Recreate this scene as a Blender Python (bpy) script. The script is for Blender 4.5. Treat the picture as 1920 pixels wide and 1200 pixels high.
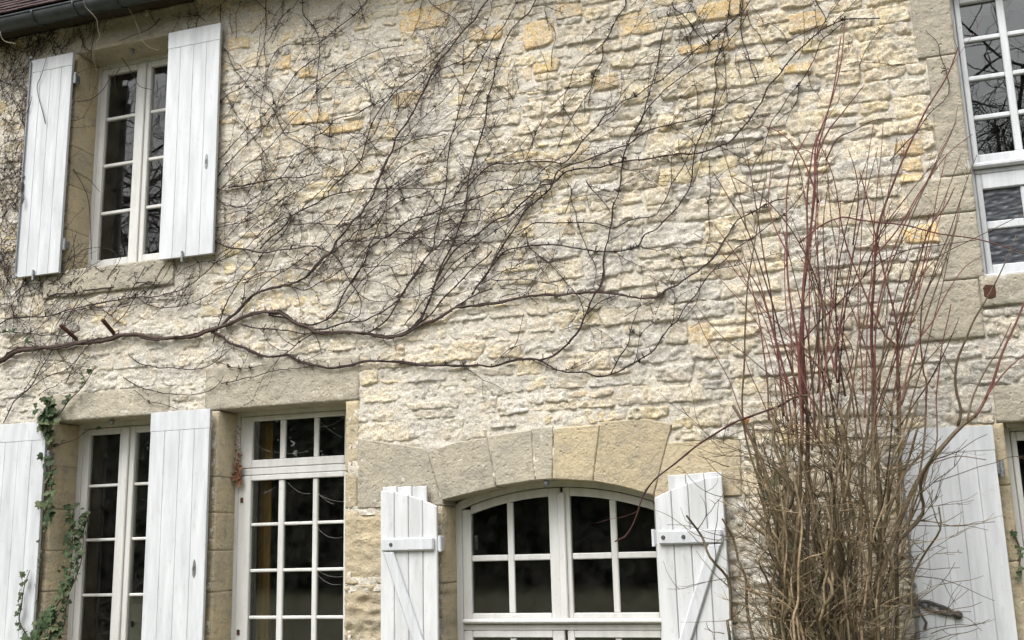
import bpy, bmesh, math, random
import numpy as np
from mathutils import Matrix, Vector
for o in list(bpy.data.objects): bpy.data.objects.remove(o)
SC = bpy.context.scene
COL = SC.collection
RD = math.radians
# ------------------------------------------------------------------ camera
F_PX = 1950.0
CAM = np.array([0.0, -7.0, 1.5])
PITCH, YAW, ROLL = RD(11.995), RD(-17.738), RD(-1.539)
_f = np.array([math.sin(YAW)*math.cos(PITCH), math.cos(YAW)*math.cos(PITCH), math.sin(PITCH)])
_r = np.array([math.cos(YAW), -math.sin(YAW), 0.0]); _u = np.cross(_r, _f)
CR = math.cos(ROLL)*_r + math.sin(ROLL)*_u
CU = -math.sin(ROLL)*_r + math.cos(ROLL)*_u
cam = bpy.data.cameras.new('camera'); camo = bpy.data.objects.new('camera', cam); COL.objects.link(camo)
cam.sensor_width = 36; cam.sensor_fit = 'HORIZONTAL'; cam.lens = F_PX/1920*36; cam.clip_start = .05; cam.clip_end = 2000
camo.matrix_world = Matrix(((CR[0], CU[0], -_f[0], CAM[0]), (CR[1], CU[1], -_f[1], CAM[1]), (CR[2], CU[2], -_f[2], CAM[2]), (0, 0, 0, 1)))
SC.camera = camo
def at(px, py, Y=0.0):
    d = CR*((px-960)/F_PX) - CU*((py-600)/F_PX) + _f
    return CAM + d*((Y-CAM[1])/d[1])
# ------------------------------------------------------------------ world, sun, exposure
SUN_EL, SUN_AZ = RD(56), RD(200)      # azimuth of the sun clockwise from +Y, high and in front of the facade, a little to its left
w = bpy.data.worlds.new('World'); SC.world = w; w.use_nodes = True
nt = w.node_tree; nt.nodes.clear()
sky = nt.nodes.new('ShaderNodeTexSky'); sky.sky_type = 'NISHITA'; sky.sun_disc = False
sky.sun_elevation = SUN_EL; sky.sun_rotation = SUN_AZ; sky.air_density = 1.0; sky.dust_density = 6.0; sky.ozone_density = 1.0
hs = nt.nodes.new('ShaderNodeHueSaturation'); hs.inputs['Saturation'].default_value = .22
bg = nt.nodes.new('ShaderNodeBackground'); bg.inputs['Strength'].default_value = .15
wo = nt.nodes.new('ShaderNodeOutputWorld')
nt.links.new(sky.outputs[0], hs.inputs['Color']); nt.links.new(hs.outputs[0], bg.inputs['Color']); nt.links.new(bg.outputs[0], wo.inputs[0])
sl = bpy.data.lights.new('sun', 'SUN'); sl.energy = 0.6; sl.angle = RD(30); sl.color = (1, .985, .955)
so = bpy.data.objects.new('sun', sl); COL.objects.link(so)
sd = Vector((math.sin(SUN_AZ)*math.cos(SUN_EL), math.cos(SUN_AZ)*math.cos(SUN_EL), math.sin(SUN_EL)))
so.rotation_euler = sd.to_track_quat('Z', 'Y').to_euler(); so.location = (0, -10, 20)
SC.view_settings.view_transform = 'Standard'; SC.view_settings.look = 'None'
SC.view_settings.exposure = 0.98; SC.view_settings.gamma = 1; SC.view_settings.use_curve_mapping = False
SC.cycles.max_bounces = 6; SC.cycles.transparent_max_bounces = 12
RNG = random.Random(7); NR = np.random.default_rng(5)
# ------------------------------------------------------------------ noise
def _hash(ix, iz, s):
    h = (ix.astype(np.int64)*374761393 + iz.astype(np.int64)*668265263 + s*974634777) & 0xffffffff
    h = ((h ^ (h >> 13))*1274126177) & 0xffffffff
    h = (h ^ (h >> 16)) & 0xffff
    return h/65536.0*2*math.pi
def pn(x, z, s=0):
    x = np.asarray(x, float); z = np.asarray(z, float)
    ix = np.floor(x); iz = np.floor(z); fx = x-ix; fz = z-iz
    u = fx*fx*fx*(fx*(fx*6-15)+10); v = fz*fz*fz*(fz*(fz*6-15)+10)
    def g(dx, dz):
        a = _hash(ix+dx, iz+dz, s); return np.cos(a)*(fx-dx)+np.sin(a)*(fz-dz)
    return ((g(0, 0)*(1-u)+g(1, 0)*u)*(1-v)+(g(0, 1)*(1-u)+g(1, 1)*u)*v)*1.5
def fbm(x, z, s=0, o=4, gain=.5):
    t = 0; a = 1; f = 1
    for k in range(o): t = t+a*pn(x*f+k*7.3, z*f-k*3.1, s+k*11); a *= gain; f *= 2.03
    return t
def sst(a, b, x):
    t = np.clip((x-a)/(b-a), 0, 1); return t*t*(3-2*t)
# ------------------------------------------------------------------ object helpers
def link(o, parent=None):
    COL.objects.link(o)
    if parent is not None: o.parent = parent
    return o
def tag(o, label=None, cat=None, group=None, kind=None):
    if label: o['label'] = label
    if cat: o['category'] = cat
    if group: o['group'] = group
    if kind: o['kind'] = kind
    return o
def empty(name, loc=(0, 0, 0), parent=None):
    o = bpy.data.objects.new(name, None); o.location = loc; o.empty_display_size = .1
    return link(o, parent)
def npmesh(name, V, Fq, mat, parent=None, smooth=True, col=None):
    me = bpy.data.meshes.new(name); V = np.asarray(V, np.float32); Fq = np.asarray(Fq, np.int32)
    n = Fq.shape[1]
    me.vertices.add(len(V)); me.vertices.foreach_set('co', V.ravel())
    me.loops.add(Fq.size); me.loops.foreach_set('vertex_index', Fq.ravel())
    me.polygons.add(len(Fq)); me.polygons.foreach_set('loop_start', np.arange(0, Fq.size, n, dtype=np.int32))
    me.update(calc_edges=True)
    if smooth: me.polygons.foreach_set('use_smooth', np.ones(len(Fq), bool))
    if col is not None:
        a = me.color_attributes.new('Col', 'FLOAT_COLOR', 'POINT')
        c = np.ones((len(V), 4), np.float32); c[:, :3] = col; a.data.foreach_set('color', c.ravel())
    me.materials.append(mat)
    return link(bpy.data.objects.new(name, me), parent)
class MB:
    def __init__(s): s.v = []; s.f = []; s.c = []
    def add(s, V, Fs, col=None):
        b = len(s.v); s.v += [tuple(p) for p in V]; s.f += [tuple(i+b for i in f) for f in Fs]
        if col is not None: s.c += [tuple(col)]*len(V)
        return s
    def box(s, x0, x1, y0, y1, z0, z1, c=.004):
        c = min(c, (x1-x0)*.35, (y1-y0)*.35, (z1-z0)*.35)
        lo = (x0, y0, z0); hi = (x1, y1, z1); V = []; idx = {}
        for sx in (0, 1):
            for sy in (0, 1):
                for sz in (0, 1):
                    sg = (sx, sy, sz)
                    for a in range(3):
                        p = []
                        for k in range(3):
                            e = hi[k] if sg[k] else lo[k]
                            p.append(e if k == a else e+(-c if sg[k] else c))
                        idx[(sg, a)] = len(V); V.append(p)
        Fs = []
        def corner(a, s0, o1, o2):
            b = (a+1) % 3; d = (a+2) % 3; sg = [0, 0, 0]; sg[a] = s0; sg[b] = o1; sg[d] = o2
            return tuple(sg)
        for a in range(3):
            for s0 in (0, 1):
                q = [idx[(corner(a, s0, *t), a)] for t in ((0, 0), (1, 0), (1, 1), (0, 1))]
                Fs.append(q if s0 else q[::-1])
        for a in range(3):
            b = (a+1) % 3; d = (a+2) % 3
            for sb in (0, 1):
                for sdd in (0, 1):
                    g0 = [0, 0, 0]; g0[b] = sb; g0[d] = sdd; g1 = list(g0); g1[a] = 1
                    q = [idx[(tuple(g0), b)], idx[(tuple(g1), b)], idx[(tuple(g1), d)], idx[(tuple(g0), d)]]
                    Fs.append(q if (sb ^ sdd) else q[::-1])
        for sx in (0, 1):
            for sy in (0, 1):
                for sz in (0, 1):
                    q = [idx[((sx, sy, sz), a)] for a in range(3)]
                    Fs.append(q if (sx+sy+sz) % 2 else q[::-1])
        return s.add(V, Fs)
    def prism(s, poly, y0, y1, c=.004):
        """poly: (x,z) counter-clockwise seen from the front (-Y); front face at y0 with a chamfer c"""
        P = [np.array(p, float) for p in poly]; n = len(P); I = []
        for i in range(n):
            a = P[i-1]; b = P[i]; d = P[(i+1) % n]
            e1 = (b-a)/np.linalg.norm(b-a); e2 = (d-b)/np.linalg.norm(d-b)
            n1 = np.array([-e1[1], e1[0]]); n2 = np.array([-e2[1], e2[0]])
            m = n1+n2; m = m/max(.3, m@m)*2; I.append(b+m*c)
        V = [(p[0], y0, p[1]) for p in I]+[(p[0], y0+c, p[1]) for p in P]+[(p[0], y1, p[1]) for p in P]
        Fs = [tuple(range(n)), tuple(range(3*n-1, 2*n-1, -1))]
        for k in (0, n):
            for i in range(n):
                j = (i+1) % n; Fs.append((k+j, k+i, k+n+i, k+n+j))
        return s.add(V, Fs)
    def tube(s, pts, rad, n=6, col=None, cap=True):
        P = np.asarray(pts, float); m = len(P); rad = np.broadcast_to(np.asarray(rad, float), (m,))
        T = np.gradient(P, axis=0); T /= np.linalg.norm(T, axis=1)[:, None]+1e-12
        ref = np.array([0, 1, 0.]) if abs(T[:, 1]).mean() < .8 else np.array([1., 0, 0])
        A = np.cross(T, ref); A /= np.linalg.norm(A, axis=1)[:, None]+1e-12; B = np.cross(T, A)
        th = np.arange(n)*2*math.pi/n
        V = P[:, None, :]+rad[:, None, None]*(np.cos(th)[None, :, None]*A[:, None, :]+np.sin(th)[None, :, None]*B[:, None, :])
        V = V.reshape(-1, 3); b = len(s.v); s.v += V.tolist()
        if col is not None:
            c = np.asarray(col, float)
            s.c += (np.repeat(c, n, axis=0).tolist() if c.ndim == 2 else [tuple(c)]*len(V))
        for i in range(m-1):
            for k in range(n):
                k2 = (k+1) % n; s.f.append((b+i*n+k, b+i*n+k2, b+(i+1)*n+k2, b+(i+1)*n+k))
        if cap: s.f.append(tuple(b+k for k in range(n))[::-1]); s.f.append(tuple(b+(m-1)*n+k for k in range(n)))
        return s
    def build(s, name, mat, parent=None, smooth=False):
        me = bpy.data.meshes.new(name); me.from_pydata(s.v, [], s.f); me.update()
        if smooth: me.polygons.foreach_set('use_smooth', np.ones(len(me.polygons), bool))
        if s.c and len(s.c) == len(s.v):
            a = me.color_attributes.new('Col', 'FLOAT_COLOR', 'POINT'); c = np.ones((len(s.v), 4), np.float32); c[:, :3] = s.c
            a.data.foreach_set('color', c.ravel())
        me.materials.append(mat)
        return link(bpy.data.objects.new(name, me), parent)
def bx(name, mat, parent, x0, x1, y0, y1, z0, z1, c=.004): return MB().box(x0, x1, y0, y1, z0, z1, c).build(name, mat, parent)
def smooth_path(P, step=.03):
    P = np.asarray(P, float)
    if len(P) < 3:
        n = max(2, int(np.linalg.norm(P[-1]-P[0])/step)); t = np.linspace(0, 1, n)[:, None]; return P[0]*(1-t)+P[-1]*t
    Q = np.vstack([2*P[0]-P[1], P, 2*P[-1]-P[-2]]); out = []
    for i in range(1, len(Q)-2):
        a, b, c, d = Q[i-1], Q[i], Q[i+1], Q[i+2]; n = max(1, int(np.linalg.norm(c-b)/step))
        t = (np.arange(n)/n)[:, None]
        out.append(.5*((2*b)+(-a+c)*t+(2*a-5*b+4*c-d)*t*t+(-a+3*b-3*c+d)*t**3))
    out.append(P[-1][None]); return np.vstack(out)
# ------------------------------------------------------------------ materials
class Mat:
    def __init__(s, name, rough=.8, spec=.3):
        s.m = bpy.data.materials.new(name); s.m.use_nodes = True; s.t = s.m.node_tree; s.N = s.t.nodes; s.L = s.t.links
        s.b = s.N['Principled BSDF']; s.b.inputs['Roughness'].default_value = rough; s.b.inputs['Specular IOR Level'].default_value = spec
        g = s.N.new('ShaderNodeNewGeometry'); s.pos = g.outputs['Position']
    def map(s, sc):
        n = s.N.new('ShaderNodeMapping'); n.inputs['Scale'].default_value = sc; s.L.new(s.pos, n.inputs[0]); return n.outputs[0]
    def noise(s, scale, detail=4, rough=.55, vec=None, dist=0):
        n = s.N.new('ShaderNodeTexNoise'); n.inputs['Scale'].default_value = scale; n.inputs['Detail'].default_value = detail
        n.inputs['Roughness'].default_value = rough; n.inputs['Distortion'].default_value = dist; s.L.new(vec or s.pos, n.inputs['Vector']); return n.outputs['Fac']
    def voro(s, scale, feat='F1', vec=None):
        n = s.N.new('ShaderNodeTexVoronoi'); n.feature = feat; n.inputs['Scale'].default_value = scale; s.L.new(vec or s.pos, n.inputs['Vector']); return n.outputs['Distance']
    def ramp(s, fac, a, b, lo=0., hi=1.):
        n = s.N.new('ShaderNodeMapRange'); n.clamp = True; n.inputs[1].default_value = a; n.inputs[2].default_value = b; n.inputs[3].default_value = lo; n.inputs[4].default_value = hi
        s.L.new(fac, n.inputs[0]); return n.outputs[0]
    def mix(s, fac, a, b, mode='MIX'):
        n = s.N.new('ShaderNodeMix'); n.data_type = 'RGBA'; n.blend_type = mode
        for v, k in ((fac, 0), (a, 6), (b, 7)):
            if isinstance(v, (int, float)): n.inputs[k].default_value = v
            elif isinstance(v, (tuple, list)): n.inputs[k].default_value = (*v, 1)
            else: s.L.new(v, n.inputs[k])
        return n.outputs[2]
    def math(s, op, a, b):
        n = s.N.new('ShaderNodeMath'); n.operation = op
        for v, k in ((a, 0), (b, 1)):
            if isinstance(v, (int, float)): n.inputs[k].default_value = v
            else: s.L.new(v, n.inputs[k])
        return n.outputs[0]
    def scale(s, col, fac):
        n = s.N.new('ShaderNodeVectorMath'); n.operation = 'SCALE'; s.L.new(col, n.inputs[0]); s.L.new(fac, n.inputs['Scale']); return n.outputs[0]
    def attr(s, name='Col'):
        n = s.N.new('ShaderNodeAttribute'); n.attribute_name = name; return n.outputs['Color']
    def rnd(s): return s.N.new('ShaderNodeObjectInfo').outputs['Random']
    def out(s, col=None, bump=None, dist=.01, strength=1., rough=None):
        if col is not None:
            if isinstance(col, (tuple, list)): s.b.inputs['Base Color'].default_value = (*col, 1)
            else: s.L.new(col, s.b.inputs['Base Color'])
        if bump is not None:
            n = s.N.new('ShaderNodeBump'); n.inputs['Distance'].default_value = dist; n.inputs['Strength'].default_value = strength
            s.L.new(bump, n.inputs['Height']); s.L.new(n.outputs[0], s.b.inputs['Normal'])
        if rough is not None: s.L.new(rough, s.b.inputs['Roughness'])
        return s.m
def m_stone():
    m = Mat('rubble_stone', .92, .1); c = m.attr()
    c = m.mix(m.ramp(m.noise(8, 6, .65), .5, .66, 0, .55), c, (.84, .665, .41))
    c = m.mix(m.ramp(m.noise(6, 6, .7), .5, .62, 0, .5), c, (.68, .645, .57))
    c = m.mix(m.ramp(m.noise(23, 7, .75), .51, .58, 0, .75), c, (.88, .83, .71))
    c = m.mix(m.ramp(m.noise(30, 7, .8, None, .6), .53, .62, 0, .7), c, (.46, .40, .315))
    c = m.mix(m.ramp(m.noise(44, 5, .8), .58, .67, 0, .8), c, (.18, .15, .115))
    c = m.mix(m.ramp(m.noise(1.3, 6, .68), .44, .64, 0, .55), c, (.57, .545, .49))
    c = m.scale(c, m.ramp(m.noise(75, 4, .8), .36, .64, .68, 1.27))
    h = m.math('ADD', m.math('MULTIPLY', m.noise(24, 5, .7), .7), m.noise(58, 5, .8))
    return m.out(c, h, .02, 1.)
def m_mortar():
    m = Mat('lime_mortar', .95, .1)
    c = m.mix(m.ramp(m.noise(3, 5, .6), .4, .62), (.76, .70, .59), (.69, .65, .575))
    c = m.mix(m.ramp(m.noise(8, 6, .65), .53, .66, 0, .5), c, (.78, .64, .40))
    c = m.mix(m.ramp(m.noise(19, 6, .72), .53, .62, 0, .55), c, (.84, .79, .69))
    c = m.mix(m.ramp(m.noise(27, 7, .8, None, .6), .54, .64, 0, .65), c, (.52, .46, .38))
    c = m.mix(m.ramp(m.noise(46, 5, .8), .6, .68, 0, .85), c, (.18, .15, .125))
    c = m.mix(m.ramp(m.noise(1.3, 6, .68), .44, .64, 0, .55), c, (.57, .545, .49))
    c = m.scale(c, m.ramp(m.noise(70, 4, .8), .36, .64, .74, 1.22))
    h = m.math('ADD', m.math('MULTIPLY', m.noise(22, 5, .7), .7), m.noise(60, 5, .8))
    return m.out(c, h, .016, 1.)
def m_dressed(name, ca, cb, spots):
    m = Mat(name, .9, .15); r = m.rnd()
    c = m.mix(m.ramp(m.noise(2.6, 5, .6), .35, .65), ca, cb)
    c = m.mix(m.ramp(m.noise(6, 4, .6, m.map((.5, .5, 5)), .6), .5, .72, 0, .5), c, tuple(v*.72 for v in cb))
    c = m.mix(m.ramp(m.noise(11, 6, .7), .52, .66, 0, .55), c, (.23, .215, .185))
    if spots:
        sp = m.math('MULTIPLY', m.ramp(m.math('ADD', m.voro(17), m.math('MULTIPLY', m.noise(40, 2), .14)), .2, .3, 1, 0), m.ramp(m.noise(7, 4, .7), .53, .62, 0, .8)); c = m.mix(sp, c, (.64, .63, .585))
        c = m.mix(m.ramp(m.math('ADD', m.voro(4.2), m.math('MULTIPLY', m.noise(30, 3), .16)), .17, .21, .7*spots, 0), c, (.56, .56, .52))
    c = m.mix(m.ramp(m.noise(55, 4, .7), .6, .74, 0, .7), c, (.11, .1, .085))
    c = m.mix(m.ramp(m.noise(7, 5, .65, m.map((2.5, 2.5, .3))), .55, .72, 0, .4), c, (.24, .22, .185))
    c = m.scale(c, m.ramp(r, 0, 1, .9, 1.12))
    h = m.math('ADD', m.noise(30, 7, .65), m.math('MULTIPLY', m.ramp(m.voro(19), .05, .2), .35))
    return m.out(c, h, .02, .9)
def m_paint(name, ca, cb, dirt, streak=1, rough=.5):
    m = Mat(name, rough, .35)
    c = m.mix(m.ramp(m.noise(5, 5, .6, m.map((3, 3, .35))), .35, .7), ca, cb)
    c = m.mix(m.ramp(m.noise(14, 6, .7, m.map((1.5, 1.5, .5))), .58, .74, 0, .5*streak), c, dirt)
    c = m.mix(m.ramp(m.noise(60, 3, .6), .68, .75, 0, .55*streak), c, tuple(v*.5 for v in dirt))
    return m.out(c, m.noise(40, 4, .6, m.map((3, 3, .4))), .003, .5)
def m_flat(name, a, b, scale=12, rough=.8, bump=.004, metal=0, spec=.3):
    m = Mat(name, rough, spec); m.b.inputs['Metallic'].default_value = metal
    return m.out(m.mix(m.ramp(m.noise(scale, 5, .65), .38, .64), a, b), m.noise(scale*4, 4), bump, .7)
def m_col(name, rough=.75, var=40):
    m = Mat(name, rough, .25)
    return m.out(m.scale(m.attr(), m.ramp(m.noise(var, 4, .7), .3, .7, .6, 1.4)), m.noise(90, 3), .004, .6)
def m_glass(name, rough=0, wave=.00012):
    m = Mat(name); N = m.N; L = m.L; N.remove(m.b)
    o = N['Material Output']; t = N.new('ShaderNodeBsdfTransparent'); t.inputs[0].default_value = (.86, .9, .88, 1)
    g = N.new('ShaderNodeBsdfGlossy'); g.inputs['Roughness'].default_value = rough; g.inputs[0].default_value = (1, 1, 1, 1)
    f = N.new('ShaderNodeFresnel'); f.inputs[0].default_value = 1.62; x = N.new('ShaderNodeMixShader')
    bn = N.new('ShaderNodeBump'); bn.inputs['Distance'].default_value = wave; L.new(m.noise(5, 2), bn.inputs['Height'])
    L.new(bn.outputs[0], g.inputs['Normal']); L.new(f.outputs[0], x.inputs[0]); L.new(t.outputs[0], x.inputs[1]); L.new(g.outputs[0], x.inputs[2]); 
    df = N.new('ShaderNodeBsdfDiffuse'); df.inputs[0].default_value = (.42, .40, .35, 1); y = N.new('ShaderNodeMixShader')   # a film of dust on the pane
    L.new(m.ramp(m.noise(9, 6, .7), .4, .75, .002, .028), y.inputs[0]); L.new(x.outputs[0], y.inputs[1]); L.new(df.outputs[0], y.inputs[2]); L.new(y.outputs[0], o.inputs[0])
    return m.m
def m_hammer():
    m = Mat('hammered_glass', .3, .6)
    v = m.N.new('ShaderNodeTexVoronoi'); v.feature = 'SMOOTH_F1'; v.inputs['Scale'].default_value = 30; v.inputs['Smoothness'].default_value = .6; m.L.new(m.map((.6, 1, 1.25)), v.inputs['Vector'])
    return m.out((.04, .046, .054), v.outputs['Distance'], .008, .8)
M = dict(stone=m_stone(), mortar=m_mortar(),
  ashlar=m_dressed('dressed_limestone', (.50, .415, .27), (.42, .365, .26), 0), ashlar_grey=m_dressed('weathered_limestone', (.455, .41, .32), (.38, .35, .285), 1),
  white=m_paint('white_shutter_paint', (.62, .64, .66), (.47, .49, .51), (.33, .33, .31), 1.0), white_old=m_paint('worn_white_paint', (.63, .645, .655), (.47, .48, .48), (.33, .30, .24), 1.0),
  frame=m_paint('window_paint', (.63, .632, .615), (.52, .518, .495), (.35, .32, .26), 1.0), glass=m_glass('window_glass'), hammer=m_hammer(),
  iron=m_flat('galvanised_iron', (.30, .31, .32), (.16, .16, .165), 60, .5, .002, .6), dark_iron=m_flat('dark_iron', (.06, .06, .06), (.11, .1, .095), 60, .6, .002, .3),
  rust=m_flat('rusty_iron', (.10, .04, .025), (.045, .025, .02), 50, .85, .006), zinc=m_flat('weathered_zinc', (.075, .086, .088), (.05, .058, .06), 9, .5, .002, .5),
  tile=m_flat('roof_tile_clay', (.065, .038, .034), (.038, .026, .025), 14, .85, .006), wood=m_flat('eaves_wood', (.07, .055, .045), (.045, .038, .03), 20, .9),
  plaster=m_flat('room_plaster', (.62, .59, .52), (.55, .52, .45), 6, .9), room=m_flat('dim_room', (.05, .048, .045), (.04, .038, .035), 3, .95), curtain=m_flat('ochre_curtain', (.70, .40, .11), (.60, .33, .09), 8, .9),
  vine=m_col('vine_bark'), shrub=m_col('shrub_bark', .6), leaf=m_col('ivy_leaf', .7), bark=m_flat('tree_bark', (.07, .06, .05), (.04, .035, .03), 6, .95),
  ground=m_flat('garden_ground', (.10, .11, .05), (.14, .12, .08), 3, .95, .03), hedge=m_col('hedge_leaf', .6, 5), deadleaf=m_flat('dead_leaf', (.26, .13, .08), (.16, .08, .05), 60, .8), web=m_flat('cobweb', (.5, .5, .48), (.4, .4, .38), 30, .9))
# ================================================================== GROUND AND HOUSE
gme = MB(); gs = 400
gme.add([(-gs, -gs, 0), (gs, -gs, 0), (gs, gs, 0), (-gs, gs, 0)], [(0, 1, 2, 3)])
tag(gme.build('ground', M['ground']), kind='structure')
house = empty('house', (-3, 0, 0))
tag(house, 'old stone house front with white shutters and small-paned windows', 'house')
def H(o): o.matrix_parent_inverse = Matrix.Translation((3, 0, 0)); return o
def part(name): return H(empty(name, (0, 0, 0), house))
# ---- openings (x0, x1, z0, z1) in the facade plane y = 0
OP = dict(w1=(-6.225, -5.235, 3.85, 5.85), w2=(-6.205, -5.235, .25, 2.56), door=(-4.657, -3.563, .12, 2.557), arch=(-2.783, -1.269, .2, 1.765), w3=(.905, 2.06, 3.06, 5.1), w4=(.905, 2.0, .3, 2.13))
ACX, AHW, ARISE = -2.026, .757, .147; AR = (AHW**2+ARISE**2)/(2*ARISE); ACZ = 1.765+ARISE-AR
def arch_z(x, off=0.): return ACZ+math.sqrt(max(0, (AR+off)**2-(x-ACX)**2))
# ---- dressed stone: (x0,x1,z0,z1, proud, roughness, material)
G, B_ = 'ashlar_grey', 'ashlar'
DS = [(-6.40, -5.0, 5.853, 6.13, .012, .002, G), (-6.42, -5.12, 3.62, 3.846, .03, .004, G)]
def jambs(x0, x1, zs, wl, wr, mat=B_, rough=.002):
    for i in range(len(zs)-1):
        a, b = zs[i], zs[i+1]
        if wl: DS.append((x0-wl[i % len(wl)], x0, a+.0008, b-.0008, .006+.001*(i % 2), rough, mat))
        if wr: DS.append((x1, x1+wr[i % len(wr)], a+.0008, b-.0008, .006+.001*((i+1) % 2), rough, mat))
jambs(-6.225, -5.235, [3.85, 4.22, 4.62, 4.98, 5.40, 5.85], [.2, .32], [.32, .2])
jambs(-6.205, -5.235, [0, .45, .85, 1.2, 1.52, 1.85, 2.2, 2.556], [.22, .36], [.3, .2])
DS += [(-6.30, -5.12, 2.562, 2.79, .010, .002, G), (-4.787, -3.452, 2.562, 2.905, .012, .003, G)]
jambs(-4.657, 0, [0, .4, .8, 1.18, 1.487, 1.772, 2.044, 2.556], [.13, .27, .12, .25], None)
DS += [(-3.561, -3.452, 2.03, 2.556, .008, .002, B_), (-3.561, -3.466, 1.764, 2.026, .006, .002, B_),
       (-3.561, -2.79, 1.225, 1.757, .008, .006, B_), (-3.561, -2.79, .80, 1.22, .006, .014, B_), (-3.561, -2.79, .3, .795, .008, .01, B_)]
jambs(0, -1.269, [.2, .6, .98, 1.38, 1.745], None, [.3, .42], B_, .004)
DS += [(.655, .903, 4.58, 5.35, .012, .002, G), (.715, .903, 3.74, 4.576, .012, .002, G), (.50, .903, 3.49, 3.736, .012, .002, G),
       (.66, .903, 3.05, 3.486, .012, .002, G), (.48, .865, 2.67, 3.046, .012, .002, G), (.87, 2.2, 2.86, 3.056, .02, .003, G)]
jambs(.905, 2.0, [.3, .8, 1.3, 1.75, 2.13], [.15, .25], [.2, .3])
jambs(0, 2.06, [3.06, 3.5, 4.0, 4.5, 5.1], None, [.3, .2], G)
DS.append((.86, 2.3, 5.102, 5.4, .012, .003, G))
DS += [(.87, 2.2, 2.132, 2.36, .012, .003, G)]
VOUS = [  # polygons of the arch blocks (x, z), counter-clockwise from the front
 ([(-3.461, 1.762), (-2.786, 1.762), (-2.80, 1.795), (-2.912, 2.17), (-3.461, 2.275)], G),
 ([(-2.796, 1.797), (-2.60, 1.835), (-2.389, 1.872), (-2.444, 2.225), (-2.68, 2.205), (-2.906, 2.150)], G),
 ([(-2.384, 1.878), (-2.10, 1.909), (-2.114, 2.262), (-2.438, 2.235)], G),
 ([(-2.095, 1.909), (-1.977, 1.911), (-1.954, 2.275), (-2.109, 2.270)], G),
 ([(-1.972, 1.911), (-1.689, 1.884), (-1.622, 2.268), (-1.949, 2.262)], B_),
 ([(-1.684, 1.884), (-1.48, 1.838), (-1.277, 1.772), (-1.126, 2.240), (-1.30, 2.290), (-1.617, 2.285)], B_),
 ([(-1.269, 1.75), (-.70, 1.75), (-.68, 2.120), (-1.165, 2.120), (-1.271, 1.777)], B_)]
BLK = [(a, b, c, d) for a, b, c, d, *_ in DS]+list(OP.values())+[(-3.46, -2.9, 1.7, 2.24), (-2.92, -2.42, 1.7, 2.21), (-2.44, -1.13, 1.7, 2.28), (-1.2, -.68, 1.7, 2.12)]
HOLE = [OP[k] for k in OP]
def recess(X, Z):   # how deep the joints lie: nearly flush pointing on the left, raked out on the right
    return .004+.008*sst(-2.6, -.6, X+.35*pn(X*.8, Z*.8, 3)+.2*(Z-3))
def mortar_out(X, Z):
    return .0065-recess(X, Z)*.95+.010*fbm(X*5, Z*9, 21, 4)+.006*fbm(X*18, Z*26, 22, 3)+.004*fbm(X*36, Z*40, 23, 1)
# ---- the mortar face of the wall
STEP = .0125
gx = np.arange(-9.3, 3.3, STEP); gz = np.arange(0, 6.16, STEP); X, Z = np.meshgrid(gx, gz)
Y = -mortar_out(X, Z)
V = np.stack([X, Y, Z], -1).reshape(-1, 3)
nx, nz = len(gx), len(gz); I = np.arange(nx*nz).reshape(nz, nx)
Fq = np.stack([I[:-1, :-1], I[:-1, 1:], I[1:, 1:], I[1:, :-1]], -1).reshape(-1, 4)
cx = (gx[:-1]+gx[1:])/2; cz = (gz[:-1]+gz[1:])/2; CX, CZ = np.meshgrid(cx, cz); keep = np.ones(CX.shape, bool)
for a, b, c, d in HOLE: keep &= ~((CX > a-.02) & (CX < b+.02) & (CZ > c-.02) & (CZ < d+.02))
keep &= ~((np.abs(CX-ACX) < AHW+.01) & (CZ > 1.7) & (CZ < ACZ+np.sqrt(np.maximum(0, (AR+.03)**2-(CX-ACX)**2))))
for a, b, c, d in BLK[:len(DS)]: keep &= ~((CX > a+.05) & (CX < b-.05) & (CZ > c+.05) & (CZ < d-.05))
wall = H(npmesh('stone_wall', V, Fq[keep.ravel()], M['mortar'], house))
# ---- dressed blocks, each with a worn face and real depth
def patch(name, x0, x1, z0, z1, step, fy, depth, mat, parent):
    n = max(3, int((x1-x0)/step)+1); k = max(3, int((z1-z0)/step)+1)
    xs = np.linspace(x0, x1, n); zs = np.linspace(z0, z1, k); X, Z = np.meshgrid(xs, zs); Y = fy(X, Z)
    V = np.stack([X, Y, Z], -1).reshape(-1, 3); I = np.arange(n*k).reshape(k, n)
    Fq = np.stack([I[:-1, :-1], I[:-1, 1:], I[1:, 1:], I[1:, :-1]], -1).reshape(-1, 4)
    rim = np.concatenate([I[0, :-1], I[:-1, -1], I[-1, :0:-1], I[:0:-1, 0]]); m = len(rim); R = V[rim].copy(); R[:, 1] = depth
    b = len(V); j = np.arange(m); S = np.stack([rim, b+j, b+(j+1) % m, rim[(j+1) % m]], -1)
    return npmesh(name, np.vstack([V, R]), np.vstack([Fq, S]), mat, parent)
for i, (a, b, c, d, proud, rough, mt) in enumerate(DS):
    def fy(X, Z, a=a, b=b, c=c, d=d, proud=proud, rough=rough, i=i):
        e = np.minimum(np.minimum(X-a, b-X), np.minimum(Z-c, d-Z))+.004*fbm(X*12, Z*12, 40+i, 3)
        y = -proud+.004*(1-sst(0, .007, e))+rough*1.4*fbm(X*7, Z*14, 60+i, 4)+.0012*fbm(X*30, Z*34, 70+i, 2)
        if rough > .005: y = y+rough*1.6*np.maximum(0, pn(X*11, Z*26, 80+i)-.12)+rough*1.2*np.maximum(0, pn(X*30, Z*40, 90+i)-.25)
        return y
    patch('dressed_stone', a, b, c, d, .016, fy, .36, M[mt], wall)
for poly, mt in VOUS: MB().prism(poly, -.012-RNG.random()*.006, .36, .007).build('arch_stone', M[mt], wall)
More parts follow.
